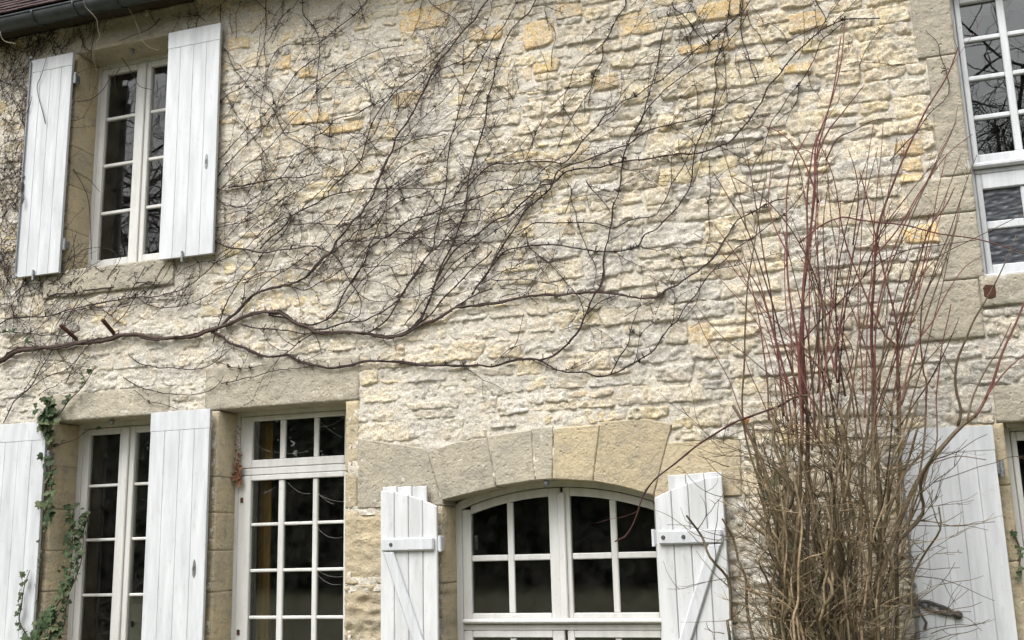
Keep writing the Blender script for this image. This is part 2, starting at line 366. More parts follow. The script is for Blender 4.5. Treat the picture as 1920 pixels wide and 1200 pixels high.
# ---- rubble stones laid in uneven courses round those blocks
def colour(cx, cz):
    ppx = fbm(np.array([cx*.9]), np.array([cz*.9]), 5, 3)[0]
    yel = .20+.30*max(0, min(1, (cz-3.3)/2))+.28*ppx; r = RNG.random()
    if cx < -4.7: yel -= .08
    if cx > .2 and cz < 3.4: yel -= .25
    if r < yel: c = np.array([.88, .735, .525])*(.85+.3*RNG.random()); c[2] *= .82+.2*RNG.random()
    elif r < yel+.44: c = np.array([.82, .725, .555])*(.85+.3*RNG.random())
    else: c = np.array([.70, .67, .605])*(.85+.35*RNG.random())
    return c
OC = np.array([.90, .655, .32])
SPECIAL = [(748, 846, 16, 53), (735, 793, 172, 206), (1308, 1397, 0, 32), (1480, 1547, 20, 56), (1673, 1727, 262, 290), (1686, 1731, 294, 322), (1686, 1731, 324, 342), (546, 616, 206, 233), (608, 682, 229, 251), (978, 1036, 44, 88), (1156, 1224, 18, 62),
           (563, 597, 122, 144), (1468, 1526, 116, 138), (1690, 1760, 424, 456), (1110, 1158, 140, 168), (1270, 1380, 78, 98), (1000, 1050, 112, 134), (1040, 1092, 6, 32), (880, 940, 50, 75), (1290, 1330, 610, 650), (430, 470, 70, 92), (510, 545, 108, 130)]
ST = []
for a, b, c, d in SPECIAL:
    p, q = at(a, (c+d)/2), at(b, (c+d)/2); t, u = at((a+b)/2, c), at((a+b)/2, d)
    ST.append((p[0], q[0], u[2], t[2], OC*(.85+.25*RNG.random()))); BLK.append((p[0], q[0], u[2], t[2]))
ns = len(ST)
z = .45
while z < 6.1:
    hgt = RNG.choice([.10, .115, .13, .145, .16, .175, .20]); z1 = min(z+hgt, 6.13)
    cuts = sorted(set([-9.25, 3.25]+[v for a, b, c, d in BLK if c < z1-.03 and d > z+.03 for v in (a, b)]))
    for xa, xb in zip(cuts[:-1], cuts[1:]):
        m = (xa+xb)/2; lo, hi = z, z1
        if m < -9.25 or m > 3.25 or xb-xa < .07: continue
        bad = False
        for a, b, c, d in BLK:
            if a < m < b and c < hi-.01 and d > lo+.01:
                if d-lo < (hi-lo)*.55: lo = d
                elif hi-c < (hi-lo)*.55: hi = c
                else: bad = True; break
        if bad or hi-lo < .055: continue
        x = xa
        while x < xb-.05:
            wd = (hi-lo)*RNG.uniform(1.15, 2.9)
            if xb-(x+wd) < .13: wd = xb-x
            if wd > .62: wd *= .5
            g = .011; zc = (.022*math.sin(x*1.7+z*5)+.014*math.sin(x*4.1+z*9)+RNG.uniform(-.008, .008))*(1 if hi-lo == hgt else 0)
            if hi-lo > .12 and RNG.random() < .2:
                s_ = lo+(hi-lo)*RNG.uniform(.4, .6); rs = [(x, x+wd, lo, s_), (x, x+wd, s_, hi)]
            elif hi-lo > .13 and RNG.random() < .15:
                s_ = x+wd*RNG.uniform(.3, .5); t_ = lo+(hi-lo)*RNG.uniform(.35, .6); rs = [(s_, x+wd, lo, hi), (x, s_, lo, t_), (x, s_, t_, hi)]
            else: rs = [(x, x+wd, lo, hi)]
            for a, b, c, d in rs:
                if b-a < .05 or d-c < .04: continue
                j = lambda k: RNG.uniform(0, k)
                ST.append((a+g*.5+j(.008), b-g*.5-j(.008), c+zc+g*.4+j(.006), d+zc-g*.4-j(.008), colour((a+b)/2, (c+d)/2)))
            x += wd
    z = z1
def stone_mesh(k, st):
    a, b, c, d, col = st; e_ = .02; w_, h_ = b-a, d-c; cx_, cz_ = (a+b)/2, (c+d)/2
    sp_ = .0105 if vis[k] > 1e-6 else .022; n = max(6, int((w_+2*e_)/sp_)); q = max(6, int((h_+2*e_)/sp_))
    xs = np.linspace(a-e_, b+e_, n); zs = np.linspace(c-e_, d+e_, q); X, Z = np.meshgrid(xs, zs)
    r = np.random.default_rng(k)
    wx = X+.010*fbm(X*10, Z*10, 300+k, 4, .6); wz = Z+.009*fbm(X*10, Z*10, 700+k, 4, .6)
    jz, jx = h_*.10+.004, min(w_*.07+.004, .03); rw = lambda s: r.uniform(-s, s)
    pc = [(a+rw(jx), c+rw(jz)), (b+rw(jx), c+rw(jz)), (b+rw(jx), d+rw(jz)), (a+rw(jx), d+rw(jz))]
    e = np.full(X.shape, 9.)
    for q_ in range(4):
        (x0, z0), (x1, z1) = pc[q_], pc[(q_+1) % 4]; L = math.hypot(x1-x0, z1-z0); dd = ((x1-x0)*(wz-z0)-(z1-z0)*(wx-x0))/L
        kk = .022; hh_ = np.clip(.5+.5*(e-dd)/kk, 0, 1); e = e*(1-hh_)+dd*hh_-kk*hh_*(1-hh_)
    e = e+.006; P = (wx-cx_)/(w_/2); Q = (wz-cz_)/(h_/2)
    rc = float(recess(np.array([cx_]), np.array([cz_]))[0])
    H0 = r.uniform(-.003, .009)+rc*.45
    if k < ns: H0 = .010
    face = H0+r.uniform(-.005, .005)*P+r.uniform(-.008, .003)*Q
    rough = .0085*r.uniform(.8, 1.7)*(.45 if k < ns else 1)
    n1 = fbm(X*12+k, Z*17, 1000+k, 4, .62); n2 = np.abs(pn(X*15, Z*26, 2000+k)); n3 = np.abs(pn(X*33, Z*42, 2500+k))
    face = face+rough*(n1-1.5*n2-.7*n3+.55)
    out = -.03+(.03+face)*sst(-.004, .007, e)
    Yv = -out
    I = np.arange(n*q).reshape(q, n); Fq = np.stack([I[:-1, :-1], I[:-1, 1:], I[1:, 1:], I[1:, :-1]], -1).reshape(-1, 4)
    keepf = (e.ravel()[Fq] > -.012).any(axis=1)
    cc = col*(1+.0*X.ravel()[:, None])
    tint = sst(.1, .6, fbm(X*6, Z*6, 4000+k, 2)).ravel()[:, None]
    cc = cc*(1-.35*tint)+.35*tint*np.array([.76, .70, .58]) if k >= ns else cc*(1-.12*tint)
    return np.stack([X, Yv, Z], -1).reshape(-1, 3), Fq[keepf], cc
vis = []
for k, s_ in enumerate(ST):
    ax, az = (s_[0]+s_[1])/2, (s_[2]+s_[3])/2
    d = np.array([ax, 0, az])-CAM; zc = d@_f; u, v = 960+F_PX*(d@CR)/zc, 600-F_PX*(d@CU)/zc
    inside = -20 < u < 1940 and -20 < v < 1220
    vis.append((s_[1]-s_[0])*(s_[3]-s_[2])/(ax*ax+49+az*az)*(1 if inside else 1e-6)*(100 if k < ns else 1))
order = sorted(range(len(ST)), key=lambda k: -vis[k])
RV, RF, RC, base = [], [], [], 0
for rank, k in enumerate(order):
    V, Fq, cc = stone_mesh(k, ST[k])
    if rank < 300:
        c0 = np.array([(ST[k][0]+ST[k][1])/2, 0, (ST[k][2]+ST[k][3])/2]); o = npmesh('stone', V-c0, Fq, M['stone'], wall, True, cc); o.location = c0
    else: RV.append(V); RF.append(Fq+base); RC.append(cc); base += len(V)
if RV: tag(npmesh('small_stones', np.vstack(RV), np.vstack(RF), M['stone'], wall, True, np.vstack(RC)), kind='stuff')
print('STONES', len(ST), 'rest tris', sum(len(f) for f in RF)*2)
# ---- rooms behind the openings (dim, closed), with plastered linings
def sheet(name, xs, zs, y, holes, mat, parent):
    xs = sorted(set(xs+[v for h in holes for v in h[:2]])); zs = sorted(set(zs+[v for h in holes for v in h[2:]])); b = MB()
    for i in range(len(xs)-1):
        for j in range(len(zs)-1):
            mx, mz = (xs[i]+xs[i+1])/2, (zs[j]+zs[j+1])/2
            if any(a < mx < c and e < mz < f for a, c, e, f in holes): continue
            b.add([(xs[i], y, zs[j]), (xs[i+1], y, zs[j]), (xs[i+1], y, zs[j+1]), (xs[i], y, zs[j+1])], [(0, 1, 2, 3)])
    return b
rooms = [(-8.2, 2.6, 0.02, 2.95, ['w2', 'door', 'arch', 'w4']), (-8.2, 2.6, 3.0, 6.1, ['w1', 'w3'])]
RX = part('interior')
for x0, x1, z0, z1, ks in rooms:
    hs_ = [list(OP[k]) for k in ks]
    for h, k in zip(hs_, ks):
        if k == 'arch': h[3] = 1.92
        h[0] -= .05; h[1] += .05
        h[3] += .03
    b = sheet('x', [x0, x1], [z0, z1], .64, [tuple(h) for h in hs_], None, None)
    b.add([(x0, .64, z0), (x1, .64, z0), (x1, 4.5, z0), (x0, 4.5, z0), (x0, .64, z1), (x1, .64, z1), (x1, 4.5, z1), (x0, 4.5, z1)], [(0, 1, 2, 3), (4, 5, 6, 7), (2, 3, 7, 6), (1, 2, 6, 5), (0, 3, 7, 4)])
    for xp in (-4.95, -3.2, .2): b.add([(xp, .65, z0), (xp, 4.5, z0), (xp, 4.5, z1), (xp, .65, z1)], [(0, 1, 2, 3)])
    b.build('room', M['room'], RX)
    for h in hs_:
        a, c, e, f = h; q = MB(); y0, y1 = .34, .641; sp = .04
        q.add([(a, y0, e), (a-sp, y1, e), (a-sp, y1, f), (a, y0, f), (c, y0, e), (c+sp, y1, e), (c+sp, y1, f), (c, y0, f)], [(0, 1, 2, 3), (4, 5, 6, 7), (3, 2, 6, 7), (0, 1, 5, 4)]).build('window_lining', M['plaster'], RX)
b = MB(); n = 40
for i in range(n+1):
    xx = at(484, 1000, .47)[0]+.125*i/n; yy = .47+.018*math.sin(i*1.35)+.008*math.sin(i*3.1); b.v += [(xx, yy, .1), (xx, yy, 2.5)]
    if i: k = 2*i; b.f.append((k-2, k, k+1, k-1))
b.build('curtain', M['curtain'], RX, True)
# ================================================================== WINDOWS
def bars(name, mat, parent, rects, y0, y1, c=.005):
    b = MB()
    for r in rects: b.box(r[0], r[1], y0, y1, r[2], r[3], c)
    return b.build(name, mat, parent)
def sash(W, mat, Y, x0, x1, z0, z1, gx, gz, mw=.022, glass='glass', proud=0, top=None):
    """one leaf: stiles and rails x0..x1, z0..z1 round a grid of glass columns gx [(a,b)..] and rows gz [(c,d)..]"""
    y0, y1 = Y-proud, Y+.045
    a, b, c, d = gx[0][0], gx[-1][1], gz[0][0], gz[-1][1]
    if top is None:
        bars('sash', mat, W, [(x0, a, z0, z1), (b, x1, z0, z1), (a+.0005, b-.0005, z0, c), (a+.0005, b-.0005, d, z1)], y0, y1)
    else:
        s = bars('sash', mat, W, [(x0, a, z0, top(x0)-.004), (b, x1, z0, top(x1)-.004), (a+.0005, b-.0005, z0, c)], y0, y1)
        hx_ = np.linspace(a+.0005, b-.0005, 15); MB().prism([(x, top(x)-.062) for x in hx_]+[(x, top(x)-.004) for x in hx_[::-1]], y0+.001, y1, .004).build('head_rail', mat, W)
    for i in range(len(gx)-1): bx('glazing_bar', mat, W, gx[i][1], gx[i+1][0], y0+.012, y1-.006, c, d if top is None else max(d, top((gx[i][1]+gx[i+1][0])/2)-.06), .006)
    for j in range(len(gz)-1):
        for i in range(len(gx)): bx('glazing_bar', mat, W, gx[i][0], gx[i][1], y0+.014, y1-.006, gz[j][1], gz[j+1][0], .006)
    for i, (p, q) in enumerate(gx):
        for j, (r, s) in enumerate(gz):
            if top is not None and j == len(gz)-1:
                zs = [top(p+(q-p)*t/6)-.062 for t in range(7)]
                pl = [(p, r), (q, r)]+[(q-(q-p)*t/6, zs[6-t]) for t in range(7)]
                MB().prism(pl, Y+.022, Y+.026, .0005).build('pane', M[glass], W)
            else:
                e = .004
                o = MB().box(p-e, q+e, Y+.022, Y+.026, r-e, s+e, .0005).build('pane', M[glass], W)
def rows(a, b, n, mw):
    h = (b-a-(n-1)*mw)/n; return [(a+i*(h+mw), a+i*(h+mw)+h) for i in range(n)]
# upper left window
W = part('window'); tag(W, 'upper left casement window, half covered by its white shutter')
Y = .27; fm = M['frame']
bars('frame', fm, W, [(-6.255, -6.195, 3.83, 5.87), (-5.245, -5.185, 3.83, 5.87), (-6.194, -5.246, 5.81, 5.87), (-6.194, -5.246, 3.83, 3.885)], Y-.004, Y+.07)
bx('sill', fm, W, -6.22, -5.24, Y-.06, Y-.006, 3.848, 3.885, .012)
gz = rows(4.0, 5.752, 4, .03)
sash(W, fm, Y, -6.192, -5.735, 3.89, 5.805, [(-6.130, -5.809)], gz, proud=.006); sash(W, fm, Y, -5.73, -5.25, 3.89, 5.805, [(-5.655, -5.31)], gz, proud=.006)
bx('meeting_strip', fm, W, -5.762, -5.700, Y-.024, Y-.006, 3.90, 5.80, .010)
# lower left window
W = part('window'); tag(W, 'lower left casement window with ivy growing beside it')
bars('frame', fm, W, [(-6.235, -6.16, .2, 2.575), (-5.235, -5.16, .2, 2.575), (-6.159, -5.236, 2.525, 2.575)], Y-.004, Y+.07)
gz = [(z0, z0+.418) for z0 in (.285, .727, 1.169, 1.611)]+[(2.053, 2.466)]
sash(W, fm, Y, -6.155, -5.72, .22, 2.52, [(-6.092, -5.789)], gz, proud=.006); sash(W, fm, Y, -5.715, -5.24, .22, 2.52, [(-5.637, -5.30)], gz, proud=.006)
bx('meeting_strip', fm, W, -5.745, -5.685, Y-.026, Y-.006, .24, 2.515, .010)
# glazed door
W = part('glazed_door'); tag(W, 'white glazed door with transom light and dusty cobwebbed panes')
Y = .25
bars('frame', fm, W, [(-4.69, -4.625, .1, 2.57), (-3.60, -3.50, .1, 2.57), (-4.624, -3.601, 2.53, 2.57), (-4.624, -3.601, 2.062, 2.115)], Y-.002, Y+.07)
GX = [(-4.512, -4.271), (-4.222, -3.972), (-3.931, -3.70)]
sash(W, fm, Y, -4.62, -3.605, 2.118, 2.527, GX, [(2.18, 2.488)], proud=.004)
gz = [(z0, z0+.325) for z0 in (.64, .99, 1.34)]+[(1.69, 2.018)]
sash(W, fm, Y, -4.62, -3.605, .15, 2.058, GX, gz, proud=.010)
for zz in (1.87, .87): bx('hinge', M['rust'], W, -4.60, -4.575, Y-.017, Y-.010, zz-.02, zz+.02, .002)
cw = MB()
def web(p, q, sag, r=.0005):
    P, Q = at(*p, .235), at(*q, .235); t = np.linspace(0, 1, 9)[:, None]; L_ = P*(1-t)+Q*t; L_[:, 2] -= sag*4*(t*(1-t))[:, 0]; cw.tube(L_, r, 4)
for p, q, s_ in (((478, 832), (524, 848), .02), ((535, 850), (578, 845), .01), ((540, 905), (582, 925), .03), ((596, 925), (625, 945), .01), ((596, 925), (646, 940), .02), ((595, 990), (645, 1005), .04), ((596, 1078), (640, 1095), .03), ((600, 1072), (645, 1080), .02), ((600, 800), (645, 782), .02), ((600, 790), (640, 820), .01), ((490, 925), (518, 912), .01)): web(p, q, s_)
cw.build('cobweb', M['web'], W)
# arched window
W = part('window'); tag(W, 'segmental arched window with four leaves of small panes between plank shutters')
Y = .25; wo_ = M['frame']
bars('frame', wo_, W, [(-2.80, -2.745, .15, 1.775), (-1.29, -1.24, .15, 1.775), (-2.744, -1.291, .885, .925)], Y-.004, Y+.07)
hd = [(ACX-.75+1.5*t/16, arch_z(ACX-.75+1.5*t/16)-.042) for t in range(17)]+[(ACX+.75-1.5*t/16, arch_z(ACX+.75-1.5*t/16)+.02) for t in range(17)]
MB().prism(hd, Y-.005, Y+.07, .004).build('frame_head', wo_, W)
tp = lambda x: arch_z(x)-.044
gzA = [(1.0, 1.362), (1.405, 1.7)]
sash(W, wo_, Y, -2.742, -1.995, .93, 1.8, [(-2.675, -2.399), (-2.353, -2.082)], gzA, top=tp, proud=.006)
sash(W, wo_, Y, -1.975, -1.292, .93, 1.8, [(-1.925, -1.641), (-1.596, -1.325)], gzA, top=tp, proud=.006)
bx('meeting_strip', wo_, W, -2.012, -1.958, Y-.028, Y-.008, .935, 1.83, .012)
bx('drip_rail', wo_, W, -2.742, -1.292, Y-.05, Y-.008, .932, .965, .014)
gzB = [(.25, .52), (.56, .835)]
sash(W, wo_, Y, -2.742, -1.995, .18, .882, [(-2.675, -2.399), (-2.353, -2.082)], gzB, proud=.004)
sash(W, wo_, Y, -1.975, -1.292, .18, .882, [(-1.925, -1.641), (-1.596, -1.325)], gzB, proud=.004)
# upper right window
W = part('window'); tag(W, 'upper right window of small panes reflecting bare trees, hammered glass below'); Y = .12; fw = M['white']
bars('frame', fw, W, [(.90, .935, 3.062, 5.12), (2.03, 2.07, 3.062, 5.12), (.936, 2.029, 5.04, 5.12), (.936, 2.029, 3.77, 3.80), (.936, 2.029, 3.062, 3.09)], Y-.006, Y+.07)
g3 = [(.972, 1.197), (1.243, 1.468)]
sash(W, fw, Y, .938, 1.50, 3.803, 5.037, g3, rows(3.90, 4.985, 4, .032), proud=.012)
g4 = [(1.545, 1.77), (1.816, 1.995)]
sash(W, fw, Y, 1.503, 2.027, 3.803, 5.037, g4, rows(3.90, 4.985, 4, .032), proud=.012)
bx('drip_rail', fw, W, .92, 2.05, Y-.05, Y-.013, 3.80, 3.838, .012)
sash(W, fw, Y, .938, 1.50, 3.092, 3.767, g3, [(3.155, 3.394), (3.448, 3.664)], proud=.008, glass='hammer')
sash(W, fw, Y, 1.503, 2.027, 3.092, 3.767, g4, [(3.155, 3.394), (3.448, 3.664)], proud=.008, glass='hammer')
bx('sill', fw, W, .90, 2.07, Y-.10, Y-.02, 3.05, 3.078, .008)
# lower right window
W = part('window'); tag(W, 'lower right window at the picture edge beside a white shutter'); Y = .16; fm = M['frame']
bars('frame', fm, W, [(.88, .955, .3, 2.15), (1.95, 2.03, .3, 2.15), (.956, 1.949, 2.09, 2.15)], Y-.004, Y+.07)
gz = [(.40, .80), (.84, 1.24), (1.28, 1.64), (1.68, 2.03)]
sash(W, fm, Y, .958, 1.45, .32, 2.087, [(.99, 1.40)], gz, proud=.006); sash(W, fm, Y, 1.455, 1.947, .32, 2.087, [(1.505, 1.90)], gz, proud=.006)
bx('roller_box', M['ashlar_grey'], house, .908, 1.99, .03, .12, 2.105, 2.165, .02).matrix_parent_inverse = Matrix.Translation((3, 0, 0))
# ================================================================== SHUTTERS
YS0, YS1 = -.088, -.058
def shutter(label, x0, x1, z0, z1, n, cap, hinge_side, hz, mat='white', keyhole=None, bolt=None, hold=None):
    S = part('shutter'); tag(S, label); w_ = (x1-x0)/n
    for i in range(n):
        a = x0+i*w_; MB().box(a+.0006, a+w_-.0006, YS0+RNG.uniform(0, .0012), YS1, z0, z1-cap-.0004, .003).build('board', M[mat], S)
    MB().box(x0-.002, x1+.002, YS0-.0008, YS1, z1-cap, z1, .002).build('end_board', M[mat], S)
    hx = x1 if hinge_side > 0 else x0
    for q in hz:
        MB().box(min(hx, hx+hinge_side*.035), max(hx, hx+hinge_side*.035), YS1-.012, YS1+.05, q-.035, q+.035, .006).tube([(hx+hinge_side*.028, YS1-.012, q-.05), (hx+hinge_side*.028, YS1-.012, q+.05)], .014, 10).build('hinge', M['iron'], S)
    if keyhole:
        kx, kz = keyhole; MB().prism([(kx-.012, kz-.05), (kx, kz-.068), (kx+.012, kz-.05), (kx+.016, kz), (kx+.010, kz+.05), (kx, kz+.068), (kx-.010, kz+.05), (kx-.016, kz)], YS0-.004, YS0+.002, .002).build('keyhole_plate', M['iron'], S)
        MB().prism([(kx-.004, kz-.02), (kx+.004, kz-.02), (kx+.006, kz+.012), (kx, kz+.022), (kx-.006, kz+.012)], YS0-.0055, YS0+.001, .0005).build('keyhole', M['dark_iron'], S)
    for q in hold or []:
        b = MB(); b.tube([(q, -.02, z0-.03), (q, -.10, z0-.03)], .008, 8); b.tube([(q, -.10, z0-.045), (q, -.102, z0+.045)], [.012, .009], 8); b.build('shutter_stay', M['iron'], S)
    if bolt:
        bxx, zA, zB, zH = bolt
        MB().tube([(bxx, YS0-.012, zA), (bxx, YS0-.012, zB)], .008, 10).build('bolt_rod', M['iron'], S)
        for q in (zA+.04, zH+.09, zH-.09, zB-.04): bx('bolt_guide', M['iron'], S, bxx-.018, bxx+.018, YS0-.022, YS0, q-.012, q+.012, .003)
        b = MB(); b.box(bxx-.02, bxx+.02, YS0-.03, YS0-.004, zH-.035, zH+.035, .006); b.tube([(bxx, YS0-.026, zH), (bxx+.02, YS0-.034, zH-.07), (bxx+.05, YS0-.036, zH-.13), (bxx+.035, YS0-.036, zH-.17)], [.009, .007, .008, .011], 8); b.build('bolt_handle', M['dark_iron'], S)
    return S
def px(x, y, Y=YS0): return at(x, y, Y)
a = px(316, 62); b = px(399, 475)
shutter('white plank shutter right of the upper left window', a[0]+.003, b[0]-.003, b[2]+.002, a[2], 4, .15, -1, [], keyhole=(px(387, 303)[0], px(387, 303)[2]), hold=[px(343, 480)[0]])
a = px(57, 114); b = px(111, 511)
shutter('white plank shutter left of the upper left window with long bolt rod', a[0]+.01, b[0]-.01, b[2]+.002, a[2], 4, .12, 1, [px(137, 145)[2], px(117, 457)[2]], bolt=(px(47, 300)[0]-.005, px(57, 114)[2]-.02, px(31, 516)[2]+.02, px(42, 350)[2]), hold=[px(64, 515)[0]])
a = px(283, 773); b = px(395, 767)
shutter('white plank shutter between the lower left window and the glazed door', a[0]+.003, b[0]-.006, .3, (a[2]+b[2])/2, 4, .15, -1, [], keyhole=(px(364, 1066)[0], px(364, 1066)[2]))
b = px(88, 790)
shutter('white plank shutter at the left picture edge with ivy along it', b[0]-.545, b[0]-.004, .3, b[2], 4, .15, 1, [px(92, 855)[2]])
a = px(1680, 806); b = px(1860, 797)
S_right = shutter('white plank shutter behind the bare shrub with scrolled iron latch', a[0], b[0], .3, b[2], 5, .15, 1, [px(1878, 878)[2]], bolt=(px(1692, 900)[0], px(1690, 815)[2], .35, px(1720, 1125)[2]))
# scrolled latch on that shutter
hx, hz_ = px(1755, 1135)[0], px(1755, 1135)[2]
b = MB()
for sgn, oz in ((1, .016), (-1, -.016)):
    pts = [(hx-.10+.20*t, YS0-.012, hz_+.02-.07*t+oz*math.sin(math.pi*t)*1.6+sgn*.004*math.sin(t*9)) for t in np.linspace(0, 1, 14)]; b.tube(pts, .009, 7)
for t, r in ((.35, .014), (.65, .012)):
    cx0, cz0 = hx-.10+.2*t, hz_+.02-.07*t; b.tube([(cx0+r*math.cos(u), YS0-.012, cz0+r*math.sin(u)) for u in np.linspace(0, 5.2, 12)], .007, 6)
b.tube([(hx+.115, YS0-.022, hz_-.055), (hx+.115, YS0, hz_-.055)], [.026, .024], 14)
b.tube([(hx-.16, YS0-.012, hz_+.03), (hx-.10, YS0-.012, hz_+.02)], [.02, .012], 8)
latch = b.build('scrolled_latch', M['dark_iron'], S_right, True)
# folding plank shutters of the arched window
def plank_shutter(label, hx, side, outer, nb, braces):
    """hx: hinge x; side: -1 opens to the left of the window, +1 to the right; outer: far edge x"""
    S = part('shutter'); tag(S, label); wd = abs(outer-hx); w_ = wd/nb; z0 = .3
    zf = lambda d: 1.752+.125*(1-(1-min(1, d/wd))**1.7)            # top rises away from the hinge
    for i in range(nb):
        d0, d1 = i*w_+.0015, (i+1)*w_-.0015; xs = sorted((hx+side*d0, hx+side*d1)); dd = (d0, d1) if side > 0 else (d1, d0)
        MB().prism([(xs[0], z0), (xs[1], z0), (xs[1], zf(dd[1])), ((xs[0]+xs[1])/2, zf((d0+d1)/2)), (xs[0], zf(dd[0]))], -.105, -.078, .005).build('board', M['white_old'], S)
    zr = lambda d: 1.895+.012*(d/wd)                                     # the folded inner leaf behind, its top nearly level
    for i in range(nb-1):
        d0, d1 = .10*wd*2+i*wd*.8/(nb-1)+.002, .10*wd*2+(i+1)*wd*.8/(nb-1)-.002; xs = sorted((hx+side*d0, hx+side*d1))
        MB().prism([(xs[0], z0), (xs[1], z0), (xs[1], zr(d1)), (xs[0], zr(d0))], -.072, -.048, .004).build('back_board', M['white_old'], S)
    xa, xb = sorted((hx+side*.018, outer-side*.018)); zb = 1.497
    MB().box(xa, xb, -.135, -.1055, zb-.046, zb+.046, .014).build('batten', M['white'], S)
    MB().box(xa, xb, -.135, -.1055, .55, .64, .014).build('batten', M['white'], S)
    p0 = (outer-side*.07, zb-.05); p1 = (hx+side*.07, .645); hw = .04
    pl = [(p1[0]-hw, p1[1]), (p1[0]+hw, p1[1]), (p0[0]+hw, p0[1]), (p0[0]-hw, p0[1])]
    MB().prism(pl, -.130, -.1055, .008).build('brace', M['white'], S)
    for d in braces: MB().tube([(d, -.142, zb), (d, -.134, zb)], [.010, .015], 12).build('bolt_head', M['dark_iron'], S)
    MB().box(min(hx, hx-side*.03), max(hx, hx-side*.03), -.10, -.04, zb-.05, zb+.05, .006).tube([(hx-side*.02, -.10, zb-.055), (hx-side*.02, -.10, zb+.055)], .012, 10).build('hinge', M['white'], S)
yy = -.105
plank_shutter('folded plank shutter left of the arched window, Z braced', at(820, 1050, yy)[0], -1, at(713, 1050, yy)[0], 4, [at(736, 1021, yy)[0]])
plank_shutter('folded plank shutter right of the arched window, Z braced', at(1228, 960, yy)[0], 1, at(1358, 960, yy)[0], 4, [at(1245, 1012, yy)[0], at(1283, 1012, yy)[0]])
# small knobs under the lintels where the shutters close
for x_, y_, z_ in ((-5.73, .09, 5.845), (-5.72, .07, 2.556), (-2.03, .03, 1.905)):
    H(MB().tube([(x_, y_, z_), (x_, y_, z_-.03), (x_, y_, z_-.045)], [.02, .018, .006], 10).build('shutter_stop', M['iron'], house, True))
# ================================================================== EAVES: gutter, soffit, tiles
roof = part('roof')
GY, GZ, GR = -.30, 6.115, .083
b = MB(); th = np.linspace(math.pi, 2*math.pi, 15); xsg = np.linspace(-9.4, 3.4, 60)
for i, x_ in enumerate(xsg):
    for t in th: b.v.append((x_, GY+GR*math.cos(t), GZ+GR*math.sin(t)))
    for t in th[::-1]: b.v.append((x_, GY+(GR-.005)*math.cos(t), GZ+(GR-.005)*math.sin(t)))
    if i:
        k = 30
        for j in range(30): b.f.append(((i-1)*k+j, (i-1)*k+(j+1) % k, i*k+(j+1) % k, i*k+j))
b.tube([(-9.4, GY-GR, GZ+.004), (3.4, GY-GR, GZ+.004)], .010, 8)
gut = H(b.build('gutter', M['zinc'], house, True))
for i in range(29):
    x_ = -9.0+i*.43; bb = MB(); pts = [(x_, GY+(GR+.004)*math.cos(t), GZ+(GR+.004)*math.sin(t)) for t in np.linspace(math.pi*.98, 2.0*math.pi, 16)]
    bb.tube(pts, .011, 6); bb.build('gutter_bracket', M['zinc'], gut, True)
bx('soffit_board', M['wood'], roof, -9.4, 3.4, -.24, .12, 6.135, 6.155)
bx('fascia_board', M['wood'], roof, -9.4, 3.4, -.24, -.22, 6.08, 6.20)
sl_ = RD(47)
def rp(x, d, h): return (x, -.30+d*math.cos(sl_)-h*math.sin(sl_), 6.185+d*math.sin(sl_)+h*math.cos(sl_))
b = MB(); b.add([rp(-9.4, 0, -.02), rp(3.4, 0, -.02), rp(3.4, 5, -.02), rp(-9.4, 5, -.02)], [(0, 1, 2, 3)]); b.build('roof_deck', M['wood'], roof)
tme = None
for r_ in range(9):
    for c_ in range(26):
        x_ = -8.6+c_*.172+(.086 if r_ % 2 else 0); d_ = -.03+r_*.105
        if tme is None:
            q = MB(); w2, L2, t2 = .0835, .27, .013; rr = lambda x, d, h: (x, d*math.cos(sl_)-h*math.sin(sl_), d*math.sin(sl_)+h*math.cos(sl_))
            q.add([rr(-w2, 0, .026), rr(w2, 0, .026), rr(w2, L2, .0), rr(-w2, L2, .0), rr(-w2, 0, .026-t2), rr(w2, 0, .026-t2), rr(w2, L2, -t2), rr(-w2, L2, -t2)], [(0, 1, 2, 3), (4, 7, 6, 5), (0, 4, 5, 1), (1, 5, 6, 2), (2, 6, 7, 3), (3, 7, 4, 0)])
            o = q.build('roof_tile', M['tile'], roof); tme = o.data
        else: o = link(bpy.data.objects.new('roof_tile', tme), roof)
        o.location = rp(x_+RNG.uniform(-.003, .003), d_+RNG.uniform(-.006, .006), .012+RNG.uniform(0, .004)); o.rotation_euler = (RNG.uniform(-.01, .01), RNG.uniform(-.02, .02), RNG.uniform(-.015, .015))
